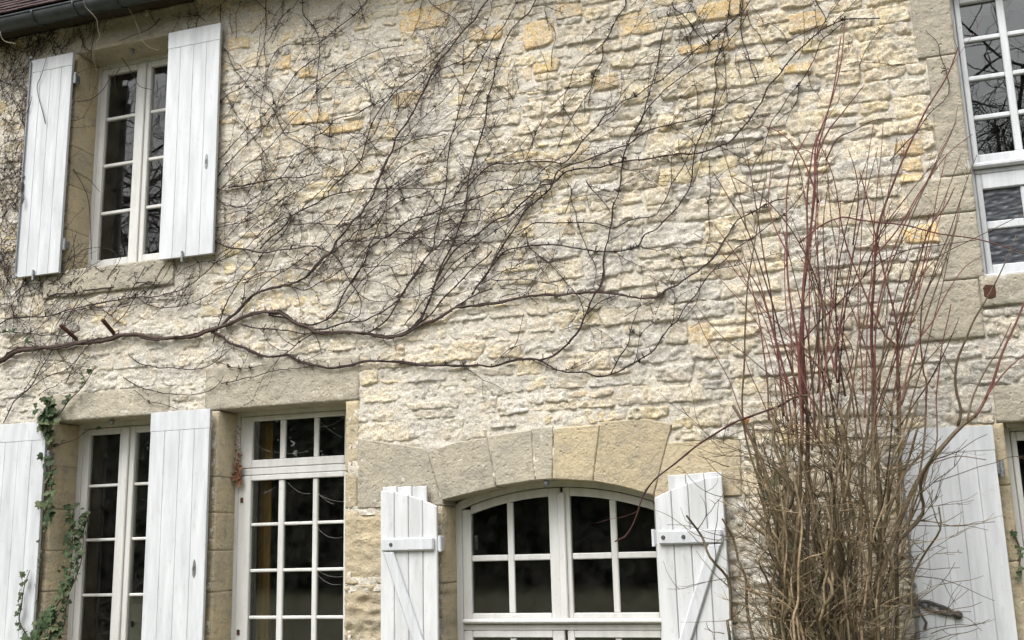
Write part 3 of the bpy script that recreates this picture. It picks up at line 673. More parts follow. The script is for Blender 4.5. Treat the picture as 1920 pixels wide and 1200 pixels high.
# ================================================================== CLIMBING VINE
def PL(s):
    v = [float(t) for t in s.replace(',', ' ').split()]; return [(v[i], v[i+1]) for i in range(0, len(v)-1, 2)]
VC = np.array([.034, .023, .021]); VL = np.array([.060, .041, .034])
VINES = [  # thickness at the start and end (mm radius), path on the wall traced through image points
 (21, 15, '0,680 18,671 36,660 73,653 109,649 146,645 171,643 204,638 233,629 262,627 292,634 310,635 339,632 365,631 401,618 430,609 456,596 478,589 499,586 525,587'),
 (14, 4, '522,585 540,594 560,607 581,615 595,623 625,624 654,624 692,626 706,631 727,633 744,631 765,623 788,610 814,601 838,588 855,579 878,575 900,574 929,570 958,564 982,557 1017,553 1058,553 1087,549 1116,548 1151,551 1180,555 1209,559 1233,556 1250,543 1270,534 1279,526 1305,513 1320,499 1343,478 1355,455 1367,435 1384,413 1400,405 1440,382 1480,371'),
 (11, 3, '397,624 416,631 430,642 459,653 478,662 499,669 518,668 540,666 558,677 583,684 605,688 627,691 656,686 674,680 696,675 733,678 769,683 806,685 853,686 897,685 922,686 952,680 988,675 1017,675 1039,667 1057,653 1072,638 1087,618 1095,598 1104,577 1116,554 1128,537 1133,508 1133,475 1142,449 1145,423 1148,394 1160,365 1164,335 1174,286 1184,254 1203,225 1215,187 1224,152 1233,117 1241,67 1253,35 1265,-10'),
 (5, 4, '1101,589 1122,569 1142,560 1154,554'),
 (6, 3, '1010,676 1039,689 1061,697 1097,700 1119,706 1141,704 1163,697 1181,684 1207,669 1227,656 1241,633 1259,610 1273,598 1291,566 1308,548 1323,525 1338,508 1361,487 1378,467 1400,452 1440,425 1480,395 1510,360'),
 (5, 3, '1145,700 1157,680 1174,653 1183,621 1189,598 1195,578'), (3.5, 2, '1188,684 1192,674 1198,645 1200,621'),
 (10, 6, '415,616 422,610 429,599 450,580 467,560 488,548 517,540 537,535 552,531 575,518 593,499 610,483 622,473 633,452 648,435 663,414 677,403 689,385 700,365 706,350 712,335 724,309 738,280 747,254 765,228 782,198 797,169 808,146 823,117 843,93 867,61 890,38 900,20 925,-8'),
 (8, 5, '505,590 540,600 560,607 587,608 610,601 628,586 642,560 654,537 668,516 683,496 692,470 715,449 735,438 756,420 776,410 803,404 823,395 849,386 873,379 900,369 929,359 958,356 985,346'),
 (6, 4, '873,355 900,325 929,309 976,306 1011,305 1040,303 1058,306 1075,289 1093,263 1116,242 1133,219 1148,210 1168,190 1192,181 1215,163 1238,152 1259,134 1279,120 1308,93 1329,79 1352,58 1381,35 1400,15 1410,-10'),
 (7, 4, '587,620 610,617 633,610 654,602 680,604 703,592 721,583 744,566 756,551 770,525 785,505 800,484 814,461 817,437 823,414 829,385 838,350 838,333 843,277 855,228 867,190 878,163 900,119 915,96 926,73 944,52 964,17 976,-8'),
 (8, 4, '692,624 715,610 733,592 744,575 759,548 776,522 791,496 808,475 822,462 850,430 880,395 905,372'),
 (8, 5, '741,630 765,621 788,604 797,583 805,563 817,531 832,496 846,467 861,429 873,394 878,350 880,335 890,300 900,264 912,222 915,187 922,158 932,123 941,90 958,61 976,38 993,23 1011,-8'),
 (7, 5, '773,618 803,595 826,566 855,537 878,513 900,492 923,470'), (8, 5, '885,552 900,531 923,496 944,461 967,423 988,394 1011,373 1034,350 1046,321 1081,306 1122,292 1151,280 1177,271 1200,257 1221,245 1250,236 1279,230 1303,223 1332,216 1340,220'),
 (7, 5, '1017,347 1040,344 1063,324 1087,318 1122,315 1151,308 1192,299 1221,298 1250,292 1291,289 1326,284 1349,274 1373,263 1400,233 1423,201 1440,163 1463,137 1487,105 1516,76 1551,53 1580,38 1615,36 1650,35'),
 (9, 6, '765,623 788,598 797,580 808,554 820,525 838,493 855,472 878,452 900,437 929,414 958,402 979,382 996,367 1017,347'),
 (6, 4, '900,531 917,507 938,481 958,467 990,461 1017,459 1052,461 1098,467 1133,471 1171,470 1198,458 1209,440 1230,429 1244,413 1268,391 1282,370 1294,350 1300,315 1305,280 1320,242 1335,222 1340,192 1343,157 1340,125 1355,82 1365,40 1372,-8'),
 (5, 3.5, '970,440 988,427 1005,420 1040,420 1075,418 1116,419 1133,426 1151,428 1171,419 1195,411 1227,405 1238,388 1250,370 1259,347 1279,315 1297,280'),
 (4, 3, '985,433 993,461 1014,481 1040,505 1063,531 1081,548 1093,578 1095,592'), (3.5, 3, '1071,350 1072,379 1081,408 1090,438 1101,467 1110,487 1117,508 1116,537 1117,551'), (5, 3, '1100,340 1107,350 1122,368 1133,382 1145,398'),
 (3, 2.5, '1332,300 1332,350 1329,379 1329,423 1329,446 1320,481'), (5, 3.5, '1173,-5 1173,12 1154,38 1142,64 1130,85 1130,111 1116,137 1110,163 1095,187 1078,216 1058,242 1052,260 1046,280'),
 (3.5, 2.5, '1142,73 1122,90 1101,105 1078,128 1069,158 1060,178 1055,204 1055,228'), (5, 3, '1260,5 1265,17 1279,26 1294,44 1305,61 1320,79 1329,88'), (4.5, 3.5, '1190,250 1200,233 1215,204 1241,175 1262,158 1288,137 1317,120 1338,111 1355,96 1373,73 1390,50 1404,20'),
 (5, 3.5, '1393,0 1388,26 1358,53 1329,82 1300,99 1270,125'), (3, 2.5, '1400,20 1408,47 1425,67 1443,102 1449,117'), (4, 2.5, '1530,-5 1533,9 1548,41 1528,53 1487,73 1458,93 1440,110'), (4, 3, '1580,44 1557,64 1539,79 1522,122 1501,155 1478,181 1463,204 1446,233 1431,280 1411,318'),
 (4, 3, '1390,-5 1390,17 1390,67 1402,102 1411,131 1420,160'), (3.5, 2.5, '1355,82 1361,140 1355,175 1344,204 1335,233 1332,251 1317,286 1309,318 1300,345'), (4.5, 2, '1670,303 1689,280 1726,238 1745,210 1773,182 1780,163 1775,131 1763,103 1754,75 1735,58'),
 (4.5, 3.5, '390,352 406,333 429,303 458,277 485,251 511,219 531,198 563,175 593,155 625,134 657,120 680,108 706,96 759,85'), (4, 3, '405,362 423,347 452,321 487,292 517,265 546,228 575,201 590,181 610,163 640,137 670,115'), (4, 3, '499,-5 499,29 500,58 496,88 499,122 496,158 490,204 489,240'),
 (4, 2.5, '502,79 517,53 531,32 552,12 565,-5'), (4.5, 3, '566,-5 569,26 587,47 598,67 600,96 597,131 593,181 601,216'), (4.5, 3, '690,-5 686,6 671,23 648,41 622,61 601,79 581,85 555,82 528,90 511,108 502,137 499,163'), (4.5, 3.5, '598,108 575,123 555,137 540,163 525,187 517,210 512,225'),
 (4, 3, '415,10 414,50 415,82 426,99 438,125 458,152 473,172 496,190 523,213 543,233 575,233 604,245 616,257 648,251 677,251 692,263 709,283 724,295'), (4, 3, '402,202 412,193 432,175 455,163 479,128 490,96 499,79'), (3.5, 2.5, '409,236 429,213 452,172'), (3, 2.5, '415,165 429,187 444,216 464,242 482,268 499,289 502,306'),
 (4, 3, '511,201 534,251 560,265 587,283 604,303 633,321'), (4.5, 3, '500,360 517,341 537,318 558,292 587,277 622,282 657,283 671,298 680,315'), (6, 4, '615,360 633,344 663,315 680,295 689,263 695,239 706,216 727,190 750,163 776,146 803,120 832,93 855,73'), (4.5, 3.5, '585,262 610,245 630,225 663,216 689,201 715,190 738,172'),
 (8, 4, '430,352 458,349 496,341 528,335 563,333 601,324'), (4.5, 3, '741,283 768,268 791,260 814,257 838,252'), (4.5, 3, '720,340 735,327 756,306 782,292 808,283 838,280'), (5, 4, '808,152 826,131 846,123 873,111 900,85 915,80'), (3.5, 3, '800,-3 808,6 829,20 855,38 867,58'),
 (9, 5, '400,452 412,458 435,465 464,468 490,474 517,472 546,468 575,462 595,461'), (5, 4, '595,461 610,470 630,480 639,490 648,510 663,534 677,566 674,592 655,603'), (4, 3, '455,572 461,548 461,534 485,513 517,509 546,502 575,505 604,516'), (4, 3, '400,496 423,484 455,472 476,452 496,432 517,420 545,405 575,390 605,378'),
 (7, 4, '488,467 505,449 531,429 546,408 563,397 590,382 613,370 642,362 692,354 750,354 838,356'), (3.5, 3, '400,552 406,548 429,540 452,528 485,513'), (4, 3, '403,426 435,421 467,414 496,400 523,379 546,365 572,353 590,335'), (6, 3, '403,368 417,382 435,389 455,389 473,376 487,365 499,350'),
 (4, 3, '549,420 581,419 622,420 663,421 692,420 733,421 744,438'), (5, 4, '549,537 575,543 598,531 619,522 639,508 663,496 674,478 692,461 700,449'), (6, 4, '628,475 642,458 657,449 671,435 692,429 706,417 721,400 738,388 759,373 782,367 808,360'), (5, 4, '721,345 728,359 721,400 709,426 700,449 686,475 677,502 660,530'),
 (4, 3, '651,449 680,451 735,446 759,448 808,448 838,451 873,452'), (4, 3, '674,496 692,502 721,499 733,502 744,525 753,537'), (3.5, 2.5, '680,502 689,519 683,551'), (7, 5, '453,607 476,615 508,617 540,621 566,626 587,623'), (5, 4, '587,624 563,642 546,656 528,667 511,669'), (3.5, 2.5, '590,624 598,642 604,665'),
 (5, 4, '900,464 881,472 858,487 840,505 826,525 814,542 803,570'), (4, 3, '900,414 867,417 843,420 832,426'), (7, 5, '922,540 900,551 878,563 855,575 838,588'), (4, 2.5, '922,525 958,526 976,525 999,526 1028,534 1046,537 1047,548'), (3.5, 2.5, '938,540 958,541 985,545'), (3.5, 2.5, '928,680 958,653 982,645'), (3, 2, '932,680 970,639 982,589'),
 (7, 4, '0,610 20,598 50,595 87,593 110,587 147,577 187,568 227,562 257,558 293,557 327,548 353,537 383,513 410,490 437,467'), (6, 3, '90,555 130,550 167,545 213,539 253,535 290,533'), (4, 3, '257,558 277,570 300,577 333,575 367,567 400,548 433,530 480,520'), (4, 3, '120,587 167,578 213,575 260,570'),
 (5, 4, '0,623 27,623 50,624 80,628 110,630 133,628 150,620'), (4, 3, '213,613 233,590 247,570 262,545'), (5, 3, '408,353 433,358 480,347'), (5, 3, '241,666 270,684 314,691 365,692 386,688 408,677 437,651'), (5, 3, '233,706 255,724 284,731 314,737 343,739 379,738 405,726 419,709'),
 (4, 3, '416,720 448,711 481,706 510,697 547,691 591,688'), (3, 2.5, '412,680 441,691 474,689 503,684'), (3, 2.5, '252,731 277,750 306,759 335,768'), (5, 3.5, '7,793 29,753 58,724 80,688 102,651 120,607 150,560'), (4, 3, '36,742 91,706 128,691 164,651 185,640'), (4, 3, '109,655 124,680 146,702'),
 (3, 2.5, '20,560 60,520 75,480'), (3.5, 2.5, '245,553 262,520 275,500'), (3, 2, '228,560 250,525 262,505'), (4, 2.5, '265,556 290,530 305,505 318,488'), (3.5, 2.5, '280,556 305,525 325,490'), (3, 2, '300,548 330,515 345,482'), (3, 2, '200,560 215,530 235,505'), (3, 2, '150,560 165,535 185,512'), (3, 2, '120,560 135,530 150,512'),
 (6, 3, '400,640 430,560 470,505 500,470 530,440 560,400 600,360 640,320'), (5, 3, '450,585 500,530 545,500 590,470 620,440 650,400 690,340'), (5, 3, '610,600 640,575 670,540 700,505 740,470 780,440 830,420 870,400'), (5, 3, '760,610 790,570 830,530 870,490 905,450 950,420 985,390 1030,365'),
 (4, 3, '640,330 660,290 700,255 720,210 740,180'), (4, 3, '700,345 740,300 760,260 790,225 830,190 860,150'), (4, 2.5, '410,300 440,270 470,235 500,210 530,170'), (4, 2.5, '430,440 470,400 500,380 540,340 570,300 600,270'), (4, 2.5, '410,480 450,450 480,420 520,385 560,350'),
 (4, 2.5, '960,340 985,300 1000,260 1020,220'), (4, 2.5, '820,300 850,250 880,215 905,170 930,140 950,100'), (3.5, 2.5, '1060,400 1070,370 1080,340'), (3.5, 2.5, '880,560 920,500 950,440 985,400 1010,350 1030,330'), (4, 2.5, '1000,340 1030,310 1065,290'),
]
vine = empty('climbing_vine', tuple(at(0, 680, -.03)))
tag(vine, 'leafless creeper with dark woody stems fanned across the stone wall', 'vine')
vinv = vine.matrix_basis.copy(); vpos = Vector(at(0, 680, -.03))
def V_(o): o.matrix_parent_inverse = Matrix.Translation(-vpos); return o
fine = MB()
def spur(b, p, d, L, r, col):
    q = p+d*L*.5+np.array([RNG.uniform(-.3, .3)*L, -RNG.uniform(.0, .5)*L, RNG.uniform(-.3, .3)*L]); e = p+d*L+np.array([0, -.2*L, RNG.uniform(0, .3)*L])
    b.tube([p, q, e], [r, r*.8, r*.95], 4, col)
def fine_twig(p, ang, L, r, depth=0, curl=.5):
    n = max(4, int(L/.035)); pts = [p.copy()]; a = ang; ca = RNG.uniform(-curl, curl)
    for i in range(n):
        a += ca*.12+RNG.gauss(0, .16); q = pts[-1]+np.array([math.cos(a), 0, math.sin(a)])*L/n; q[1] = -.026-r-.004*math.sin(i*1.3); pts.append(q)
    col = VC*RNG.uniform(.8, 1.7)
    fine.tube(smooth_path(pts, .02), np.linspace(r, r*.55, len(smooth_path(pts, .02))), 4, col)
    for i in range(1, n):
        if RNG.random() < .55: fine_sp = np.array([math.cos(a+1.5*RNG.choice((-1, 1))), 0, math.sin(a+1.5*RNG.choice((-1, 1)))]); spur(fine, pts[i], fine_sp, RNG.uniform(.008, .022), r*1.1, col)
        if depth < 1 and RNG.random() < .14: fine_twig(pts[i], a+RNG.choice((-1, 1))*RNG.uniform(.4, 1.1), L*RNG.uniform(.25, .6), r*.75, depth+1)
for i, (r0, r1, s_) in enumerate(VINES):
    P = np.array([at(x, y, -.024) for x, y in PL(s_)]); Q = smooth_path(P, .022); n = len(Q)
    R = np.linspace(r0, r1, n)/1000*.88; R = R*(1+.14*pn(np.arange(n)*.31, np.full(n, i*.7), 9)+.25*(np.abs(np.sin(np.arange(n)*.9+i)) > .93))
    wob = pn(np.arange(n)*.16, np.full(n, i+.5), 4)*.009+pn(np.arange(n)*.47, np.full(n, i+.5), 24)*.004; wob2 = pn(np.arange(n)*.16, np.full(n, i+.5), 14)*.006
    T = np.gradient(Q, axis=0); T /= np.linalg.norm(T, axis=1)[:, None]; N_ = np.stack([-T[:, 2], 0*T[:, 0], T[:, 0]], 1)
    Q = Q+N_*wob[:, None]; Q[:, 1] += -R*.6+wob2-.004
    base = (VL if r0 > 12 else VC*(1.25 if r0 > 6 else 1))*RNG.uniform(.85, 1.25)
    b = MB(); b.tube(Q, R, 8 if r0 > 9 else 6, base)
    if r0 > 9:      # a second strand winding round the woody stem
        ph = np.arange(n)*.17+i; B2 = Q+N_*(np.sin(ph)*R*1.15)[:, None]; B2[:, 1] -= R*.75*(.6+.4*np.cos(ph)); b.tube(B2, R*.52*(1+.2*pn(np.arange(n)*.4, np.full(n, .3), 77)), 6, base*.75)
    k = RNG.randint(2, 5)
    while k < n-2:
        sgn = RNG.choice((-1, 1)); d = N_[k]*sgn+T[k]*RNG.uniform(-.2, .7); d /= np.linalg.norm(d)
        if d[2] < 0 and RNG.random() < .5: d = -d+T[k]*.3
        spur(b, Q[k], d, R[k]+RNG.uniform(.008, .024), min(R[k]*.75, .0042), VC*RNG.uniform(.6, 1.1))
        if RNG.random() < .32: spur(b, Q[k], -d, R[k]+RNG.uniform(.006, .016), min(R[k]*.7, .004), VC*.8)
        if RNG.random() < .10:
            for _ in range(RNG.randint(4, 8)): dd = np.array([RNG.gauss(0, 1), 0, RNG.gauss(0, 1)]); spur(b, Q[k]+np.array([RNG.gauss(0, .006), 0, RNG.gauss(0, .006)]), dd/np.linalg.norm(dd), RNG.uniform(.012, .034), .0032, VC*RNG.uniform(.5, .9))
        if RNG.random() < .12 and r0 < 15:
            ang = math.atan2(T[k][2], T[k][0])+sgn*RNG.uniform(.35, .9); fine_twig(Q[k].copy(), ang, RNG.uniform(.15, .5), .0028)
        k += RNG.randint(2, 6)
    V_(b.build('vine_stem' if r0 > 12 else 'branch', M['vine'], vine, True))
# dense young growth at the far left under the eaves and loosely across the upper wall
def in_px(n, x0, x1, y0, y1, a0, a1, l0, l1, r0=.0022, r1=.0038):
    for _ in range(n): fine_twig(at(RNG.uniform(x0, x1), RNG.uniform(y0, y1), -.036), RNG.uniform(a0, a1), RNG.uniform(l0, l1), RNG.uniform(r0, r1))
in_px(110, -10, 62, 80, 620, .9, 2.2, .25, .9); in_px(16, -10, 40, 60, 500, .5, 1.2, .3, .8, .003, .005)
in_px(60, -10, 170, 40, 110, .6, 2.2, .1, .4); in_px(12, 130, 400, 20, 70, .5, 2.4, .15, .4, .002, .003); in_px(10, 40, 130, 520, 640, .4, 1.2, .2, .5)
in_px(22, 60, 340, 510, 600, .2, 1.2, .15, .5); in_px(110, 410, 900, 20, 480, .3, 1.7, .2, .7, .002, .0034); in_px(48, 900, 1400, 10, 330, .5, 1.9, .15, .55, .002, .003)
in_px(70, 430, 1000, 330, 560, .2, 1.3, .2, .6, .002, .0035); in_px(14, 700, 1350, 480, 660, .2, 1.6, .12, .4, .002, .003); in_px(10, 1380, 1640, 10, 160, .2, 2.6, .15, .5, .002, .003); in_px(14, 0, 130, 620, 760, .5, 1.4, .2, .6)
tag(V_(fine.build('fine_twigs', M['vine'], vine, True)), kind='stuff')
# loose tendrils hanging from the gutter and across the upper left window
for j, (s_, ys) in enumerate([('157,0 160,12 172,25 182,38 183,52 187,68 180,80 175,100 178,118 182,135', (-.42, -.05)), ('240,14 247,25 256,45 262,60 268,78 283,90 300,95', (-.2, -.06)), ('0,58 3,70 10,78 30,82', (-.42, -.35)), ('300,35 283,52 262,62 240,70 222,78', (-.05, -.05)),
                            ('225,128 217,140 215,155 220,175', (.15, .22)), ('228,108 240,125 252,145 262,162 285,168', (.05, .22)), ('145,190 165,188 180,180 195,165 215,132', (.02, .2)), ('130,300 140,320 167,337 187,360', (-.02, .2)), ('137,317 157,350 167,383 170,433 172,487', (.02, .22)), ('85,232 80,210 72,180 70,160 78,140 85,115 88,105', (-.1, -.1)), ('48,215 55,200 60,180', (-.1, -.1)), ('175,30 178,60 172,90 170,130 168,170', (-.05, .0)), ('135,512 140,480 138,460 142,440', (.0, .0))]):
    pp = PL(s_); P = [at(x, y, ys[0]+(ys[1]-ys[0])*k/(len(pp)-1)-.006) for k, (x, y) in enumerate(pp)]; Q = smooth_path(P, .02)
    b = MB(); b.tube(Q, np.linspace(.0042, .0024, len(Q)), 5, (.30, .26, .20) if j in (0, 1, 2) else VC*1.5)
    V_(b.build('tendril', M['vine'], vine, True))
# ================================================================== RUSTY BARS, STUB
for nm, (p, q), lab in (('iron_bar', ((148, 640), (113, 609)), 'rusty iron bar jutting from the wall, the left of two above the vine'), ('iron_bar', ((217, 629), (192, 599)), 'rusty iron bar jutting from the wall, the right of two above the vine')):
    A = at(*p, .02); B = at(*q, -.16); o = MB(); d = (B-A)/np.linalg.norm(B-A)
    o.tube([A-d*.05, A, (A+B)/2, B-d*.004, B], [.0165, .0165, .0165, .0165, .013], 8); ob = o.build(nm, M['rust'], None, True); tag(ob, lab, 'iron bar', 'rusty iron bars above the vine')
sx = at(1858, 545)
pl_ = [(sx[0]-.05, sx[2]-.04), (sx[0]-.02, sx[2]-.06), (sx[0]+.025, sx[2]-.055), (sx[0]+.035, sx[2]-.01), (sx[0]+.03, sx[2]+.035), (sx[0]-.03, sx[2]+.045), (sx[0]-.052, sx[2]+.02)]
tag(MB().prism(pl_, -.024, .03, .01).build('iron_bracket', M['rust'], None), 'rusty iron stub set in the wall under the upper right window', 'bracket')
# ================================================================== DOGWOOD SHRUB
RED = np.array([.115, .042, .036]); REDK = np.array([.06, .025, .023]); BRN = np.array([.13, .100, .058]); BRL = np.array([.24, .18, .11])
STEMS = [
 (14, 3, '1490,1200 1495,980 1503,780 1494,640 1480,540 1475,450 1478,350 1490,300 1520,240'), (15, 4, '1500,1200 1502,900 1505,700 1508,560 1512,450 1515,350 1525,280 1540,240'), (14, 3, '1520,1200 1515,950 1512,760 1500,650 1510,500 1525,380 1530,280 1555,200 1575,120 1584,45'), (13, 3, '1510,1200 1518,900 1510,720 1503,600 1520,450 1530,300 1545,240 1565,150 1578,70'),
 (16, 4, '1640,1200 1650,1000 1640,780 1636,650 1637,560 1643,460 1655,400 1672,350 1703,275 1735,210 1773,149 1796,89'), (13, 3, '1680,1200 1684,900 1684,720 1682,620 1660,520 1640,430 1625,370 1610,320'), (7, 3, '1683,640 1700,560 1720,500 1740,430 1770,390 1790,350'), (9, 2.5, '1600,1150 1580,900 1520,800 1470,640 1440,540 1400,430 1360,360 1335,320'),
 (9, 2.5, '1560,1100 1500,850 1490,760 1460,660 1430,560 1395,500 1340,420'), (10, 3, '1480,1200 1470,1100 1430,930 1400,830 1392,750 1397,640 1402,540 1410,480 1425,390 1437,335'), (9, 2.5, '1590,1000 1560,750 1545,640 1540,560 1510,480 1470,410 1420,360 1370,330'), (10, 4.2, '1580,1200 1560,900 1530,760 1500,742 1463,760 1419,776 1379,791 1342,813 1305,837 1265,870 1228,899 1206,929 1197,958 1188,984 1173,1007 1155,1015'),
 (19, 11, '1640,1200 1650,1110 1665,1042 1692,966 1719,907 1746,867 1782,822 1813,790 1827,781'), (9, 4, '1827,781 1840,760 1860,715 1880,660 1905,610 1925,560 1950,500'), (6, 3, '1815,788 1825,740 1850,690 1870,660 1895,605'), (5, 2.5, '1845,748 1880,700 1920,665 1950,640'), (9, 2.5, '1797,800 1803,769 1796,739 1793,706 1798,670 1811,638 1827,600 1850,560 1880,500 1905,440'),
 (8, 3, '1660,1200 1700,1000 1750,850 1757,796 1757,743 1761,692 1766,646 1777,597 1782,570'), (7, 2.5, '1690,1050 1730,850 1739,727 1732,701 1727,646 1728,600 1730,567 1740,537 1760,483 1780,440 1800,380 1813,350'), (8, 2.5, '1600,1200 1615,900 1633,750 1657,683 1677,617 1693,563 1713,500 1740,440 1767,383 1780,350 1800,290'), (5, 2, '1637,733 1650,690 1677,623 1710,550 1733,510 1767,477 1827,447 1867,427 1920,400'),
 (8, 2.5, '1630,1100 1640,760 1642,650 1647,583 1653,550 1667,493 1687,443 1707,400 1733,350 1760,290 1790,230'), (8, 2.5, '1630,1200 1637,750 1633,683 1617,633 1600,583 1580,530 1570,480 1560,420 1555,350 1548,280'), (8, 2.5, '1690,900 1683,670 1660,630 1633,577 1610,523 1590,467 1575,400 1560,330 1530,250'), (8, 2.5, '1635,1200 1630,1000 1620,850 1600,717 1587,657 1567,583 1557,537 1547,470 1545,400 1555,330'),
 (8, 2.5, '1620,1200 1610,850 1593,727 1573,670 1553,617 1540,570 1520,517 1515,420 1500,330 1480,260'), (5, 2, '1590,900 1580,800 1540,700 1500,657 1467,617 1433,583 1410,550 1387,517 1350,473 1300,437'), (6, 2, '1510,1200 1500,1000 1490,850 1467,740 1450,700 1437,650 1423,613 1400,577 1367,540 1333,503'), (7, 2, '1490,1200 1480,1100 1450,950 1410,830 1380,747 1367,710 1343,667 1320,627 1300,583'),
 (5, 2, '1560,1000 1550,900 1520,780 1480,723 1443,703 1400,667 1350,627 1307,573'), (5, 3, '1500,455 1533,427 1560,413 1580,407 1610,412 1650,417 1697,422 1760,438 1827,447 1867,457 1900,467 1930,480'), (5, 2, '1640,480 1689,420 1735,345 1777,289 1824,252'), (6, 2, '1640,620 1665,513 1707,410 1754,308 1787,243 1796,200'), (6, 2, '1690,760 1725,640 1749,560 1787,443 1805,364 1833,290'), (4, 2, '1720,560 1745,466 1759,420 1782,345'),
 (17, 9, '1520,1200 1500,1053 1485,1017 1467,980 1456,943 1441,899 1426,855 1408,819 1393,789 1375,760'), (6, 2, '1500,1000 1475,880 1450,800 1425,740 1405,700 1390,650'), (6, 2.5, '1530,300 1540,270 1555,240 1580,210 1620,160'), (5, 2, '1480,480 1450,420 1440,380 1445,330 1448,270'), (5, 2, '1600,460 1610,380 1605,330 1590,280'), (5, 2, '1620,520 1650,440 1700,370 1740,320 1770,290'),
 (6, 2, '1690,760 1700,700 1720,640 1750,600 1780,540 1810,500 1840,480'), (5, 2, '1540,700 1570,640 1590,560 1620,480 1660,430 1690,390'), (5, 2, '1505,640 1540,600 1590,550 1640,500 1700,470 1760,460 1830,450'), (5, 2, '1400,430 1390,380 1370,330 1350,270'), (6, 2, '1535,380 1520,330 1500,290 1470,255 1430,235 1400,252'), (5, 2, '1548,300 1570,260 1600,245 1640,225 1680,222'),
 (5, 2.5, '1690,1000 1720,950 1745,870 1770,862 1800,855 1850,862'), (4, 2, '1480,900 1440,960 1400,1000 1380,1010 1340,1012 1300,1000 1280,985'), (4, 2, '1470,870 1430,905 1390,900 1350,890 1310,845')]
shrub = empty('bare_shrub', (-.15, -.7, 0)); tag(shrub, 'tall leafless shrub with red upper shoots and brown tangled base against wall', 'shrub'); spos = Vector((-.15, -.7, 0))
def S_(o): o.matrix_parent_inverse = Matrix.Translation(-spos); return o
twg = MB()
def stem_cols(Q, tone):
    t = sst(1.7, 2.5, Q[:, 2]+.3*pn(Q[:, 0]*2, Q[:, 2]*2, 31))[:, None]; t = t*(.4+.6*(tone > .3))
    base = BRN*(1-tone*.3)+BRL*tone*.3; red = RED*(1-.0)*(.7+.6*tone) if tone > .45 else REDK*(.8+.5*tone)
    return base*(1-t)+red*t
def shrub_twig(p, d, L, r, col, depth=0):
    n = 6; pts = [p]; v = d/np.linalg.norm(d)
    for i in range(n): v = v+np.array([RNG.gauss(0, .16), RNG.gauss(0, .16), RNG.gauss(.03, .14)]); v /= np.linalg.norm(v); pts.append(pts[-1]+v*L/n)
    Q = smooth_path(pts, .03); twg.tube(Q, np.linspace(r, r*.5, len(Q)), 4, col)
    if depth < 2:
        for i in range(1, n):
            if RNG.random() < (.5 if depth == 0 else .3): shrub_twig(pts[i], v+np.array([RNG.gauss(0, .6), RNG.gauss(0, .6), RNG.gauss(.1, .4)]), L*RNG.uniform(.3, .6), r*.75, col, depth+1)
for i in range(40):
    u = min(1700, max(1440, RNG.gauss(1565, 65))); v0 = RNG.uniform(680, 860); tx = u+(u-1560)*RNG.uniform(.3, 1.5)+RNG.gauss(0, 40); tx = min(1800, max(1390, tx)); ty = RNG.choice((RNG.uniform(230, 480), RNG.uniform(430, 640))); bow = RNG.gauss(0, 16)
    STEMS.append((RNG.uniform(4.2, 6.5), 2, ' '.join('%.0f,%.0f' % (u+(tx-u)*t**1.25+bow*math.sin(math.pi*t), v0+(ty-v0)*t) for t in np.linspace(0, 1, 6))))
for i, (r0, r1, s_) in enumerate(STEMS):
    pp = PL(s_); yb = RNG.uniform(-.85, -.5); yt = RNG.uniform(-.75, -.35); P = [at(x, y, yb+(yt-yb)*k/(len(pp)-1)) for k, (x, y) in enumerate(pp)]
    if pp[0][1] >= 1199:
        g = P[0].copy(); g[2] = 0; g[0] = -.15+(g[0]+.15)*.55; g[1] = -.7+(g[1]+.7)*.5; P = [g]+P
    Q = smooth_path(P, .04); n = len(Q); R = np.linspace(r0, r1, n)/1000*1.05
    wb = np.stack([pn(np.arange(n)*.12, np.full(n, i+.3), 51), pn(np.arange(n)*.12, np.full(n, i+.3), 52), 0*np.arange(n)], 1)*.008; Q = Q+wb
    tone = RNG.random(); C_ = stem_cols(Q, tone)
    if i == 11: C_ = np.where((Q[:, 0] < -.25)[:, None], REDK*1.1, BRN); kn = np.zeros(n); kn[3::7] = 1; R = R*(1+.28*kn)
    b = MB(); b.tube(Q, R, 7 if r0 > 9 else 5, C_); S_(b.build('stem', M['shrub'], shrub, True))
    for k in range(6, n-4, 7):
        if RNG.random() < .42: d = Q[min(n-1, k+4)]-Q[k]; d = d/np.linalg.norm(d)+np.array([RNG.gauss(0, .55), RNG.gauss(0, .4), 0]); shrub_twig(Q[k], d, RNG.uniform(.1, .42), max(.0018, R[k]*.35), C_[k]*RNG.uniform(.7, 1.1), 1)
    if r0 > 10:     # side shoots low down
        for k in range(5, n//2, 5): shrub_twig(Q[k], np.array([RNG.gauss(0, .7), RNG.gauss(-.2, .5), RNG.uniform(.3, 1.2)]), RNG.uniform(.15, .5), .003, C_[k]*RNG.uniform(.8, 1.3), 1)
